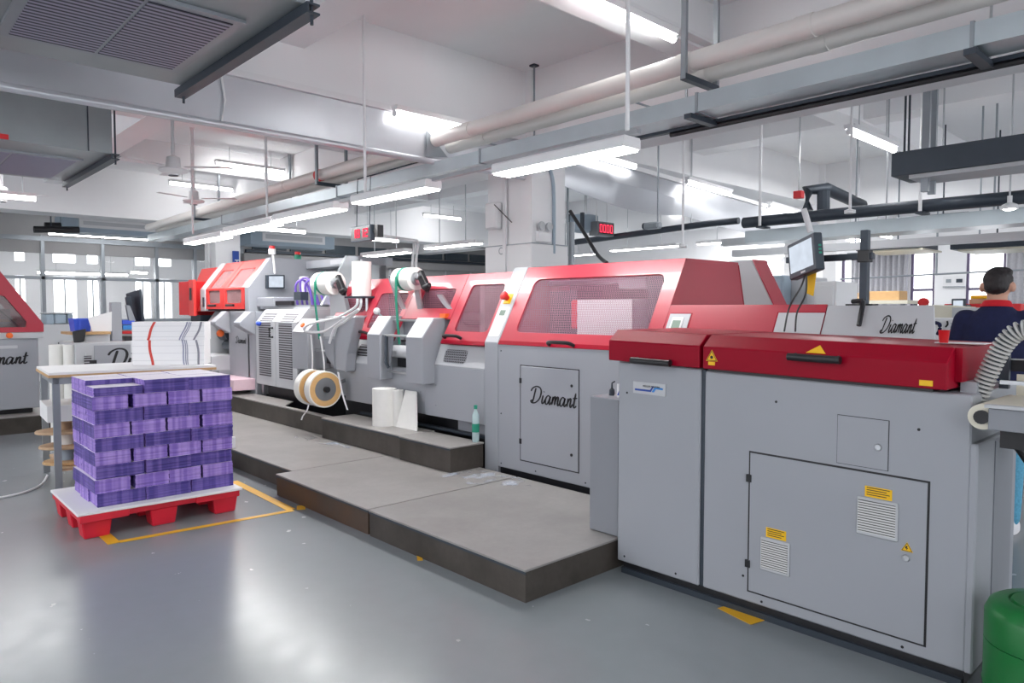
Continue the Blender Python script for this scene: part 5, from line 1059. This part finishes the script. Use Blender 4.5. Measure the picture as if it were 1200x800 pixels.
# ceiling fans
for (u, v0, v1, x, lab) in ((203, 185, 205, -8.5, 'white ceiling fan on a long rod left of the near tube lamps'), (227, 226, 238, -11.5, 'second white ceiling fan, further back and lower in view'), (2, 220, 236, -12.5, 'white ceiling fan cut off by the left edge')):
    p = at(u, (v0+v1)/2, x=x); t = thing('ceiling_fan', lab, 'fan', p)
    MB().tube([(p.x, p.y, p.z+.08), (p.x, p.y, CEIL)], .02, 10).build('down_rod', M['white'], t, smooth=True)
    MB().lathe([(0, -.1), (.06, -.1), (.065, -.085), (.15, -.06), (.16, -.045), (.15, -.03), (.08, -.02), (.07, .1), (.03, .12), (0, .12)], p, Z, 28).build('motor', M['white'], t, smooth=True)
    MB().lathe([(0, -.108), (.05, -.106), (.055, -.098), (0, -.096)], p, Z, 16).build('hub_cap', M['iron'], t)
    for k in range(3):
        a = .9+k*2*PI/3; d = Vector((math.cos(a), math.sin(a), 0)); n_ = Vector((-d.y, d.x, 0))
        MB().slab([p+d*.12-n_*.03, p+d*.62-n_*.055, p+d*.64+n_*.05, p+d*.12+n_*.03], (0, 0, -.006)).build('blade', M['white'], t)
    MB().lathe([(0, 0), (.05, 0), (.03, -.05), (0, -.05)], (p.x, p.y, CEIL), Z, 14).build('canopy', M['white'], t)
# digital clocks
ck = thing('digital_clock', 'black digital clock showing 1812 in red under the hanging lamps', 'clock', (-6.46, 3.9, 2.15))
MB().box(-6.67, -6.285, 3.9, 3.96, 2.15, 2.31).build('clock_case', M['iron'], ck, bev=.006); bx('clock_window', M['black'], ck, -6.655, -6.3, 3.896, 3.902, 2.165, 2.295)
seven_seg('clock_digits', '1812', ck, (-6.62, 3.894, 2.185), X, .06, .09, M['led']); MB().box(-6.26, -6.2, 3.93, 4.0, 2.18, 2.3).build('power_box', M['black'], ck); MB().tube([(-6.285, 3.95, 2.24), (-6.24, 3.95, 2.24)], .02).build('power_joint', M['black'], ck)
for x in (-6.6, -6.35): MB().tube([(x, 3.93, 2.31), (x+.03, 3.93, 2.8), (x+.05, 4.6, 3.05)], .006).build('hanging_wire', M['iron'], ck)
a, c = at(690, 260, y=9), at(700.5, 275, y=9); e = at(720, 268, x=c.x)
c2_ = thing('digital_clock', 'second digital counter showing 0000 in red right of the white column', 'clock', (c.x, 9.2, c.z)); MB().box(a.x, c.x, 9.0, e.y, c.z, a.z).build('clock_case', M['spool'], c2_, bev=.01); w_ = e.y-9.0
bx('clock_window', M['black'], c2_, c.x-.01, c.x+.004, 9.04, e.y-.03, c.z+.03, a.z-.03)
seven_seg('clock_digits', '0000', c2_, (c.x+.006, 9.0+w_*.1, c.z+.045), Y, w_*.155, (a.z-c.z)-.09, M['led'])
for y in (9.08, e.y-.08): MB().tube([(c.x-.1, y, a.z-.01), (c.x-.1, y, CEIL)], .012).build('hanger', M['white'], c2_)

# conduits and fittings on the big column
CX = 'fitting on the big white column'
t = thing('emergency_light', 'twin headed emergency light on the right face of the white column', 'lamp', (-6.05, 6.2, 2.25)); 
q = at(637, 277, x=-6.07); bx('battery_box', M['white'], t, -6.09, -6.03, q.y-.12, q.y+.1, q.z-.07, q.z+.05, bev=.006)
for dy in (-.07, .06): MB().lathe([(0, -.04), (.05, -.02), (.055, 0), (.05, .012), (0, .014)], (-6.03, q.y+dy, q.z+.12), X, 20).build('lamp_head', M['light'], t, smooth=True); MB().tube([(-6.05, q.y+dy, q.z+.03), (-6.05, q.y+dy, q.z+.1)], .012).build('swivel', M['white'], t)
tag(MB().tube(smooth_path([(-6.075, 6.25, 3.2), (-6.07, 6.33, 3.05), (-6.07, 6.36, 2.8), (-6.07, 6.36, 2.13)]), .022, 8).build('wall_conduit', M['bluegrey'], smooth=True), 'pale blue grey conduit curving down the right face of the column', 'pipe')
q = at(580, 252, y=5.95); t = thing('wall_speaker', 'small white box speaker on the left edge of the big column', 'speaker', q); bx('speaker_case', M['white'], t, q.x-.1, q.x+.12, 5.86, 5.97, q.z-.18, q.z+.15, bev=.02); MB().tube([(q.x+.1, 5.85, q.z+.11), (q.x+.32, 5.94, q.z-.12)], .006).build('speaker_wire', M['black'], t)
q = at(588, 294, y=5.96); t = thing('wall_gauge', 'round white gauge on the cladding of the big column', 'gauge', q); MB().lathe([(0, 0), (.045, 0), (.045, .02), (.036, .02), (.034, .015), (0, .015)], (q.x, 5.968, q.z), (0, -1, 0), 20).build('gauge_case', M['frame'], t, smooth=True); MB().lathe([(0, 0), (.032, 0), (.032, .003), (0, .003)], (q.x, 5.952, q.z), (0, -1, 0), 20).build('gauge_face', M['white'], t)
t = thing('exhaust_pipe', 'dark steel twin pipe standing right beside the white column', 'pipe', (-6.2, 6.76, 0)); 
for x in (-6.29, -6.14): MB().tube([(x, 6.76, 0), (x, 6.76, 2.55)], .04, 12).build('pipe', M['frame'], t, smooth=True)
tag(MB().tube(smooth_path([at(668, 247, y=6.5), at(684, 272, y=6.5), at(700, 298, y=6.4), at(711, 308, y=6.2)]), .022, 8).build('black_cable', M['black'], smooth=True), 'thick black cable slanting down right of the white column', 'cable')
q = at(676, 262, y=8.8); t = thing('blower_unit', 'blue grey blower box behind the black slanting cable', 'air conditioner', q); bx('casing', M['bluegrey'], t, q.x-.2, q.x+.13, 8.8, 9.2, q.z-.12, q.z+.16, bev=.02); bx('casing_frame', M['iron'], t, q.x-.215, q.x-.16, 8.78, 8.82, q.z-.13, q.z+.17); bx('casing_frame', M['iron'], t, q.x+.09, q.x+.145, 8.78, 8.82, q.z-.13, q.z+.17); MB().tube([(q.x, 9.0, q.z+.15), (q.x, 9.0, CEIL)], .01).build('hanger', M['steel'], t)
t = thing('bent_conduit', 'white double conduit bending down behind the second fat roll', 'pipe', (-7, 6, 2.2))
for du in (0, 4): MB().tube(smooth_path([at(445+du, 276, y=6.0), at(478+du, 281, y=6.0), at(486+du, 284, y=6.0), at(484+du, 300, y=6.0), at(483+du, 330, y=6.0)]), .018, 8).build('conduit', M['white'], t, smooth=True)
# camera by the far duct
q = at(765, 264, y=8); t = thing('security_camera', 'small grey security camera hanging right of the digital counter', 'camera', q); bx('camera_body', M['frame'], t, q.x-.12, q.x+.12, 7.94, 8.06, q.z-.05, q.z+.04, bev=.02); MB().lathe([(.03, 0), (.045, 0), (.045, .03), (.03, .03)], (q.x-.12, 8.0, q.z), (-1, 0, 0), 14).build('lens_hood', M['iron'], t); MB().tube([(q.x+.08, 8, q.z), (q.x+.08, 8, CEIL)], .012).build('mount_rod', M['frame'], t)

# right hand services
ad = thing('air_duct', 'dark blue grey duct box hanging at the right edge', 'duct', (-1.5, 7.2, 2.7))
MB().prism([(7.0, 2.655), (7.0, 2.868), (7.5, 2.868), (7.5, 2.655)], 'x', -2.44, 2).build('duct_body', M['iron'], ad, bev=.004); bx('under_tray', M['light'], ad, -2.3, 2, 7.03, 7.45, 2.62, 2.655)
for u, y in ((1086, 7.1), (1094, 7.3)):
    p = at(u, 140, y=y); bx('hanger_channel', M['frame'], ad, p.x-.03, p.x+.03, y-.02, y+.02, 2.5, CEIL); bx('tee_plate', M['iron'], ad, p.x-.12, p.x+.12, y-.03, y+.03, CEIL-.06, CEIL-.01)
for u in (1061, 1066): p = at(u, 130, y=7.2); MB().tube([(p.x, 7.2, 2.86), (p.x, 7.2, CEIL)], .01).build('threaded_rod', M['iron'], ad)
bp = thing('black_pipe', 'thick black insulated pipe crossing behind the tilted monitor', 'pipe', (-2.5, 8, 2.5)); MB().tube([(-4.45, 8, 2.495), (-3.2, 8, 2.495), (1.5, 8, 2.47)], .065, 14).build('insulation', M['iron'], bp, smooth=True)
for x in (-2.48, -4.2):
    bx('cradle', M['iron'], bp, x-.04, x+.04, 7.9, 8.1, 2.41, 2.432); MB().tube([(x, 7.92, 2.42), (x, 7.92, CEIL)], .018).build('hanger', M['white'], bp)
b4 = thing('black_pipe', 'black insulated pipe rising over a bend right of the red box', 'pipe', (-3.9, 8.1, 2.6)); pts = [at(946, 247, y=8.15), at(946, 223, y=8.15), at(968, 221, y=8.3), at(1010, 240, y=9.5)]; MB().tube(pts, .07, 10).build('insulation', M['iron'], b4, smooth=True); MB().tube([at(965, 246, y=8.2), at(965, 224, y=8.2)], .07, 10).build('branch', M['iron'], b4)
b5 = thing('black_pipe', 'long black pipe running beyond the big silver duct', 'pipe', (-8, 9.5, 2.4)); a, c = at(672, 284, y=9.5), at(830, 262, y=9.5); MB().tube([a, c, (c.x+.5, 9.5, c.z)], .05, 10).build('insulation', M['iron'], b5, smooth=True); MB().tube([(a.x+.3, 9.5, a.z), (a.x+.3, 9.5, CEIL)], .012).build('hanger', M['steel'], b5); MB().tube([(c.x-.3, 9.5, c.z), (c.x-.3, 9.5, CEIL)], .012).build('hanger', M['steel'], b5)
gd2 = thing('galvanised_duct', 'pale blue grey duct just below the thick black pipe', 'duct', (-2.5, 8.4, 2.3)); bx('duct_body', M['galv'], gd2, -4.6, 2, 8.3, 8.7, 2.28, 2.43); MB().tube([(-3, 8.5, 2.43), (-3, 8.5, CEIL)], .01).build('hanger', M['steel'], gd2)
q = at(935, 228, y=7.6); rbx = thing('alarm_box', 'small red alarm box below the upper tube lamp, left of the black bend', 'alarm', q); bx('box_body', M['red'], rbx, q.x-.045, q.x+.045, 7.58, 7.66, q.z-.04, q.z+.04, bev=.004); MB().tube([(q.x, 7.62, q.z+.04), (q.x, 7.62, CEIL)], .008).build('hanger', M['steel'], rbx)
q = at(942, 245, y=7.2); MB().tube([q, at(950, 272, y=7.2)], .03, 10).build('tmp', M['white']); o = bpy.data.objects['tmp']; o.name = 'slanted_conduit'; tag(o, 'short white conduit slanting down above the tilted monitor', 'pipe')
for (y, u0, v0, u1, v1, h_, lab) in ((11, 1000, 292, 1200, 271, .11, 'lower white cable tray spanning above the curtained windows'), (10, 1000, 274, 1200, 256, .1, 'upper white cable tray spanning above the curtained windows')):
    a, c = at(u0, v0, y=y), at(u1, v1, y=y); t = thing('cable_tray', lab, 'cable tray', a); z = (a.z+c.z)/2; bx('tray_body', M['light'], t, a.x-2.0, c.x+2, y, y+.14, z-h_/2, z+h_/2)
    for x in (a.x, a.x+1.6, a.x+3): MB().tube([(x, y+.07, z+h_/2), (x, y+.07, CEIL)], .012).build('hanger', M['frame'], t)
for (u, v, y, lab) in ((1042, 292, 13, 'ceiling cassette unit above the wide grey curtain'), (1160, 290, 13, 'ceiling cassette unit above the man in the navy polo'), (1095, 262, 12, 'open ceiling cassette unit between the cable trays')):
    q = at(u, v, y=y); t = thing('cassette_unit', lab, 'air conditioner', q); bx('casing', M['iron'], t, q.x-.55, q.x+.45, y, y+1.0, q.z-.0, q.z+.14, bev=.01); bx('grille_panel', M['cream'], t, q.x-.45, q.x+.5, y+.05, y+1.05, q.z-.03, q.z-.001); MB().tube([(q.x, y+.4, q.z+.13), (q.x, y+.4, CEIL)], .012).build('hanger', M['iron'], t)
wr = thing('catenary_rail', 'thin grey rail crossing in front of the far windows', 'rail', (-4, 15.5, 2.1)); a, c = at(985, 327, y=15.5), at(1200, 316, y=15.5); MB().tube([a, c, c+(c-a)*.3], .02, 6).build('rail_tube', M['frame'], wr); p = at(1098, 290, y=15.5); MB().tube([(p.x, 15.5, a.z+.02), (p.x, 15.5, CEIL)], .02, 6).build('rail_drop', M['frame'], wr)
for u, vb, y, lab in ((800, 290, 7, 'long thin white rod hanging right of the digital counter'), (996, 250, 7, 'white rod hanging left of the dark duct box'), (665, 300, 7, 'thin steel rod hanging close to the column'), (340, 232, 6.0, 'thick grey rod hanging above the cream pipes at far left'), (312, 258, 5.2, 'slim white rod passing the cream pipes'), (620, 262, 12, 'thin grey rod seen left of the column')):
    if u == 620: continue
    p = at(u, vb, y=y); tag(MB().tube([(p.x, y, p.z), (p.x, y, CEIL)], .014 if u != 340 else .03, 8).build('hanger_rod', M['white' if u not in (340, 665) else 'frame']), lab, 'rod')
    if u in (800, 996, 904): MB().lathe([(0, -.0), (.05, 0), (.05, .03), (.02, .04), (0, .04)], (p.x, y, p.z), Z, 12).build('rod_foot', M['white'], bpy.data.objects[[o.name for o in bpy.data.objects if o.get('label') == lab][0]])
# far air handler row at the left wall
for (u0, u1, v0, v1, lab, x) in ((93, 195, 255, 272, 'long far air unit with pale grille left of the cream pipes', -17.5), (308, 381, 271, 286, 'long far air unit with pale grille above the wall sill', -17.5)):
    a, c = at(u0, v1, x=x), at(u1, v1, x=x); top = at(u0, v0, x=x).z; t = thing('air_handler', lab, 'air conditioner', (x, a.y, a.z)); bx('casing', M['bluegrey'], t, x-.8, x-.03, a.y-.3, c.y+.3, c.z-.12, top+.06, bev=.01); f_ = bx('grille_frame', M['white'], t, x-.03, x, a.y, c.y, c.z-.02, top); bx('grille', M['light'], f_, x-.004, x+.005, a.y+.08, c.y-.08, c.z+.04, top-.06)
    for y in (a.y+.2, c.y-.2): MB().tube([(x-.4, y, top+.1), (x-.4, y, CEIL)], .015).build('hanger', M['iron'], t)
for k, (u, v) in enumerate(((60, 270), (78, 263))):
    q = at(u, v, x=-17.2); t = thing('pipe_bundle', ('lower' if k == 0 else 'upper')+' bundle of dark insulated pipes beside the far left air unit', 'pipe', q); MB().tube([(q.x-k*.5, q.y-.3, q.z), (q.x-k*.5, q.y+.5, q.z+.05)], .07, 10).build('insulation', M['black'], t, smooth=True); MB().tube([(q.x-k*.5, q.y, q.z), (q.x-k*.5, q.y, CEIL)], .014).build('hanger', M['iron'], t)

# ================================================================== RIGHT BACKGROUND
def cab(label, u0, u1, vt, y, m, d=.5, handle=False):
    a, c = at(u0, vt, y=y), at(u1, vt, y=y); t = thing('electrical_cabinet', label, 'cabinet', (a.x, y, 0)); bx('cabinet_body', M[m], t, a.x, c.x, y, y+d, 0, a.z, bev=.01); bx('plinth', M['iron'], t, a.x+.03, c.x-.03, y-.012, y+.0, 0, .08); bx('door', M[m], t, a.x+.03, c.x-.03, y-.015, y, .12, a.z-.04, bev=.004)
    if handle: MB().tube([(a.x-.02, y-.03, 1.42), (a.x-.05, y-.1, 1.5), (a.x+.12, y-.1, 1.52), (a.x+.14, y-.02, 1.5)], .025).build('handle', M['black'], t)
cab('blue grey cabinet with black handle behind the machine, left of the monitor', 900, 919, 323, 7.2, 'bluegrey', .17, True); cab('pale grey cabinet right behind the tilted monitor', 920, 946, 325, 7.4, 'light'); cab('white cabinet right of the yellow cloth', 954, 981, 330, 7.0, 'white')
for u, vt, vb, w_, m, lab in ((1030, 341, 352, .32, 'wood', 'brown carton on the workbench below the wide curtain'), (1000, 343, 352, .28, 'board', 'pile of brown boards on the workbench left of the carton')):
    a = at(u, vb, y=13); z1 = at(u, vt, y=13).z; tag(bx('carton', M[m], None, a.x-w_, a.x+w_, 13, 13.4, a.z, z1, bev=.006), lab, 'box')
q = at(1010, 352, y=13); t = thing('workbench', 'pale workbench with equipment in front of the wide curtain', 'table', (q.x, 13, 0)); bx('bench_top', M['cream'], t, q.x-1.1, q.x+.8, 12.8, 13.6, q.z-.06, q.z-.002); 
for x in (q.x-1.0, q.x+.7):
    for y in (12.9, 13.5): bx('leg', M['frame'], t, x-.03, x+.03, y-.03, y+.03, 0, q.z-.06)
# white packing machine ahead of the man
pk = thing('packing_machine', 'white machine with grey lines, cream sloping top and dark handle in front of the man', 'machine', (-2.3, 8, 0))
a, c = at(1096, 372, y=8), at(1165, 372, y=8); bx('machine_body', M['white'], pk, a.x-.1, c.x+.6, 8, 8.9, 0, a.z, bev=.01); z2 = at(1100, 357, y=8).z; MB().prism([(a.x-.1, a.z), (a.x-.1, z2), (a.x+.15, z2-.02), (at(1115, 372, y=8).x, a.z)], 'y', 8.05, 8.8).build('sloping_top', M['cream'], pk)
b = MB()
for k in range(7): b.box(at(1114, 380, y=8).x, at(1150, 380, y=8).x, 7.994, 8.0, a.z-.06-.035*k, a.z-.054-.035*k)
b.build('printed_lines', M['frame'], pk); s_ = at(1116, 368, y=8); bx('name_board', M['light'], pk, s_.x, s_.x+.25, 7.99, 8.0, a.z-.0, a.z+.1); MB().tube(smooth_path([at(1096, 378, y=7.95), at(1101, 380, y=7.9), at(1101, 387, y=7.9), at(1099, 391, y=7.95)]), .018).build('handle', M['navy'], pk, smooth=True)
MB().tube(smooth_path([at(1110, 376, y=7.99), at(1110.5, 380, y=7.99), at(1108, 383, y=7.99)]), .008).build('logo_stroke', M['ink'], pk)
rm2 = thing('red_feeder', 'low red and dark feeder with small display behind the white machine', 'machine', (-2.2, 9.5, 0)); a, c = at(1106, 356, y=9.5), at(1160, 356, y=9.5); bx('feeder_body', M['red'], rm2, a.x, c.x+.3, 9.5, 10.2, 0, a.z, bev=.01); bx('dark_unit', M['iron'], rm2, at(1113, 360, y=9.45).x, at(1138, 360, y=9.45).x, 9.3, 9.5, a.z-.2, a.z-.01, bev=.02)
q0, q1_ = at(1118, 352, y=9.3), at(1129, 360, y=9.3); bx('display_frame', M['iron'], rm2, q0.x-.02, q1_.x+.02, 9.28, 9.33, q1_.z-.03, q0.z+.02, bev=.006); bx('display', M['screen'], rm2, q0.x, q1_.x, 9.275, 9.281, q1_.z, q0.z); MB().tube([(q0.x+.05, 9.32, q1_.z), (q0.x+.05, 9.42, a.z-.15)], .02).build('stand', M['black'], rm2)
a = at(1137, 356, y=9.8); tag(bx('yellow_carton', M['yellow'], None, a.x, a.x+.26, 9.8, 10.1, at(1140, 350, y=9.8).z, at(1140, 346, y=9.8).z, bev=.006), 'flat yellow carton on grey stack beside the man\'s neck', 'box'); tag(bx('grey_carton', M['board'], None, a.x-.01, a.x+.27, 9.78, 10.12, at(1106, 356, y=9.5).z+.0005, at(1140, 350, y=9.8).z-.001, bev=.006), 'grey brown stack under the flat yellow carton', 'box')
q = at(1089, 354, y=10.5); t = thing('tape_gun', 'small red and black roll at the top edge of the lettered grey panel', 'roll', q); MB().lathe([(0, 0), (.06, 0), (.06, .08), (0, .08)], (q.x-.08, 10.5, q.z), (0, 1, 0), 16).build('red_disc', M['red'], t, smooth=True); bx('dark_base', M['iron'], t, q.x-.14, q.x+.18, 10.5, 10.7, q.z-.12, q.z-.05); bx('support_table', M['frame'], t, q.x-.3, q.x+.3, 10.45, 10.8, 0, q.z-.12)
q = at(1118, 330, y=17.95); t = thing('wall_notice', 'small white notice with blocks on the white wall pier', 'sign', q); bx('notice_board', M['white'], t, q.x-.22, q.x+.22, 17.96, 17.99, q.z-.12, q.z+.12); bx('notice_block', M['frame'], t, q.x-.16, q.x-.06, 17.95, 17.96, q.z-.02, q.z+.06); bx('notice_block', M['iron'], t, q.x+.04, q.x+.16, 17.95, 17.96, q.z-.02, q.z+.06); bx('notice_ledge', M['frame'], t, q.x-.22, q.x+.22, 17.94, 17.96, q.z-.12, q.z-.1)

# ================================================================== THE MAN IN THE NAVY POLO
def fuse(b, name, m, par, vox, it=6):
    """melt overlapping shapes into one continuous skin"""
    bmesh.ops.recalc_face_normals(b.bm, faces=b.bm.faces[:])
    me = bpy.data.meshes.new(name+'_raw'); b.bm.to_mesh(me); b.bm.free(); o = bpy.data.objects.new(name+'_raw', me); COL.objects.link(o)
    r = o.modifiers.new('r', 'REMESH'); r.mode = 'VOXEL'; r.voxel_size = vox; s = o.modifiers.new('s', 'SMOOTH'); s.factor = .5; s.iterations = it
    bpy.context.view_layer.update(); me2 = bpy.data.meshes.new_from_object(o.evaluated_get(bpy.context.evaluated_depsgraph_get()))
    bpy.data.objects.remove(o); bpy.data.meshes.remove(me); me2.name = name; me2.materials.clear(); me2.materials.append(m)
    for p in me2.polygons: p.use_smooth = True
    q = bpy.data.objects.new(name, me2); COL.objects.link(q); q.parent = par; return q
def orings(b, rows, n=20, e=2.4):
    """rows of (cx, cy, z, rx, ry): stacked super-ellipses"""
    R = []
    for cx, cy, z, rx, ry in rows:
        r = []
        for k in range(n):
            a = 2*PI*k/n; ca, sa = math.cos(a), math.sin(a)
            r.append((cx+rx*math.copysign(abs(ca)**(2/e), ca), cy+ry*math.copysign(abs(sa)**(2/e), sa), z))
        R.append(r)
    b.loft(R)
def limb(b, pts, radii, n=14):
    pts = [Vector(p) for p in pts]
    for (p, q), (r0, r1) in zip(zip(pts, pts[1:]), zip(radii, radii[1:])): b.cyl(p, q, r0, r1, n)
    for p, r in zip(pts, radii): b.ell(p, r, r, r, n, 8)
man = thing('person', 'man in navy polo with red collar standing with his back turned beyond the ribbed hose', 'person', (-1.25, 5.5, 0), math.radians(4))
SHL, SHR = (-.168, -.005, 1.375), (.168, -.005, 1.375)
EL, ER = (-.238, .03, 1.12), (.235, .06, 1.11); WL, WR = (-.17, .25, 1.08), (.16, .27, 1.08)
b = MB()
orings(b, [(0, 0, .86, .155, .105), (0, 0, .96, .16, .11), (0, .0, 1.08, .145, .1), (0, -.005, 1.25, .165, .112), (0, -.01, 1.35, .165, .105), (0, -.01, 1.43, .13, .075), (0, 0, 1.47, .065, .06)])
b.cyl((0, -.005, 1.42), (0, .012, 1.56), .062, .056)
b.ell((0, .02, 1.612), .076, .093, .108, 20, 14); b.ell((0, .05, 1.56), .055, .062, .06)                 # skull and jaw
b.ell((0, .118, 1.6), .012, .018, .022, 8, 6); b.ell((0, .105, 1.637), .05, .012, .01); b.ell((0, .108, 1.562), .026, .01, .008)  # nose, brow, mouth
for s_ in (-1, 1): b.ell((s_*.086, .004, 1.592), .016, .026, .036, 10, 8)                                   # ears
for sh_, el, wr, s_ in ((SHL, EL, WL, -1), (SHR, ER, WR, 1)):
    limb(b, (sh_, el), (.055, .043)); limb(b, (el, wr), (.043, .029))
    w = Vector(wr); d = (w-Vector(el)).normalized(); side = Vector((-s_*1.0, 0, 0)); side = (side-d*side.dot(d)).normalized(); pal = w+d*.05
    R_ = [[w+d*t+side*x+Vector((0, 0, z)) for x, z in ((-.036, -.011), (.036, -.011), (.036, .011), (-.036, .011))] for t in (0, .09)]; b.loft(R_)
    for k, (x, L) in enumerate(((-.03, .062), (-.01, .074), (.01, .07), (.03, .055))):                     # four fingers, bent downwards
        p = w+d*.085+side*(-x); limb(b, (p, p+d*L*.5+Vector((0, 0, -.006)), p+d*L*.8+Vector((0, 0, -.028)), p+d*L*.85+Vector((0, 0, -.045))), (.0105, .0095, .009, .0075), 8)
    p = w+d*.02+side*.034; limb(b, (p, p+side*.024+d*.022+Vector((0, 0, -.008)), p+side*.03+d*.05+Vector((0, 0, -.02))), (.012, .0105, .0085), 8)
for s_ in (-1, 1):
    limb(b, ((s_*.085, 0, .88), (s_*.095, .012, .5), (s_*.1, -.02, .09)), (.09, .058, .04)); orings(b, [(s_*.105, .04, .02, .038, .1), (s_*.105, .03, .06, .036, .09), (s_*.102, -.005, .1, .034, .045)])
body = fuse(b, 'body', M['skin'], man, .009, 4)
b = MB()
orings(b, [(0, 0, .84, .185, .128), (0, 0, .95, .19, .13), (0, 0, 1.1, .18, .122), (0, -.008, 1.25, .195, .132), (0, -.012, 1.34, .192, .124), (0, -.012, 1.41, .145, .096), (0, -.004, 1.465, .085, .074), (0, 0, 1.485, .07, .068)])
for sh_, el in ((SHL, EL), (SHR, ER)):
    sv, ev = Vector(sh_), Vector(el); limb(b, (sv, sv+(ev-sv)*.5, sv+(ev-sv)*.86), (.077, .074, .074))
shirt = fuse(b, 'polo_shirt', M['navy'], man, .012, 6)
# folds on the back stay soft: collar, cuffs
b = MB(); n = 28; A = []
for z, r, dy in ((1.462, .088, -.004), (1.497, .072, .004), (1.503, .067, .006), (1.475, .074, .0)):
    A.append([((r+.006)*math.cos(2*PI*k/n), dy+(r-.002)*math.sin(2*PI*k/n), z+.008*math.sin(2*PI*k/n)*-1) for k in range(n)])
Rv = [[b.bm.verts.new(p) for p in r] for r in A]
for p, q in zip(Rv, Rv[1:]+Rv[:1]):
    for k in range(n): b.bm.faces.new((p[k], p[(k+1) % n], q[(k+1) % n], q[k]))
b.build('collar', M['redcloth'], man, smooth=True, local=True)
for sh_, el in ((SHL, EL), (SHR, ER)):
    sv, ev = Vector(sh_), Vector(el); d = (ev-sv).normalized(); p = sv+(ev-sv)*.82
    MB().lathe([(.06, 0), (.0775, 0), (.078, .06), (.06, .06)], p+d*.03, d, 24).build('cuff', M['redcloth'], man, smooth=True, local=True)
b = MB()
for s_ in (-1, 1): limb(b, ((s_*.085, 0, .9), (s_*.097, .012, .5), (s_*.102, -.015, .1)), (.108, .082, .066))
orings(b, [(0, 0, .82, .178, .122), (0, 0, .98, .172, .12)])
fuse(b, 'jeans', M['jeans'], man, .014, 5)
for s_ in (-1, 1):
    b = MB(); orings(b, [(s_*.105, .035, .0, .05, .135), (s_*.105, .035, .03, .05, .135), (s_*.105, .02, .07, .045, .11), (s_*.103, -.02, .11, .045, .06)]); b.build('shoe', M['white'], man, smooth=True, local=True)
b = MB(); b.ell((0, .012, 1.64), .083, .1, .088, 24, 16); b.ell((0, -.03, 1.598), .07, .064, .058, 20, 12); b.ell((.01, .03, 1.69), .07, .08, .036)
b.move(lambda c: Vector((c.x, min(c.y, .075), c.z)))
hair = fuse(b, 'hair', M['hair'], man, .009, 3)
hr = random.Random(3)
for v in hair.data.vertices: v.co += Vector((hr.uniform(-.002, .002), hr.uniform(-.002, .002), hr.uniform(-.002, .003)))
for s_ in (-1, 1):
    MB().ell((s_*.03, .106, 1.622), .013, .008, .007, 12, 8).build('eye', M['white'], man, smooth=True, local=True)

# ================================================================== LIGHT, SKY, CAMERA
w = bpy.data.worlds.new('World'); S.world = w; w.use_nodes = True
w.node_tree.nodes['Background'].inputs[0].default_value = (.93, .96, 1, 1); w.node_tree.nodes['Background'].inputs[1].default_value = 4.0
def fill_light(x, y, sx, sy, e):  # added area light for brightness only, no fitting is modelled
    l = bpy.data.lights.new('fill_area_light', 'AREA'); l.shape = 'RECTANGLE'; l.size = sx; l.size_y = sy; l.energy = e
    o = bpy.data.objects.new('fill_area_light', l); COL.objects.link(o); o.location = (x, y, 3.75)
for x, y, sx, sy, e in ((-22.5, 2, .3, 3, 40), (-22.5, 6, .3, 3, 40), (-13, 11, .3, 3, 170), (-9.5, 15.5, .3, 3, 220), (-4.5, 11.5, .3, 3, 100), (-3.5, 16, 3, .3, 30), (0, 13, .3, 3, 50), (-17.8, 11, .3, 3, 70), (-13, 2, .3, 3, 90)):  # extra fill for the background bays and back room, besides the modelled lamps
    fill_light(x, y, sx, sy, e)
for x in (-7.5, -2.2, 2.6):  # added fill on the camera side of the room, out of view
    for y in (-4.5, -1.9): fill_light(x, y, .3, 2.2, 45)
cam = bpy.data.cameras.new('Camera'); co = bpy.data.objects.new('Camera', cam); COL.objects.link(co); co.location = (0, 0, H); co.rotation_euler = (PI/2-PIT, 0, PI/2-YAW)
cam.sensor_width = 36; cam.lens = 36*F/1200; cam.clip_start = .05; cam.clip_end = 200; S.camera = co
S.view_settings.view_transform = 'Standard'; S.view_settings.look = 'None'; S.view_settings.gamma = 1; S.view_settings.use_curve_mapping = False; S.view_settings.exposure = .36
try: S.cycles.use_denoising = True; S.cycles.max_bounces = 8; S.cycles.sample_clamp_indirect = 6; S.cycles.transparent_max_bounces = 16
except Exception: pass
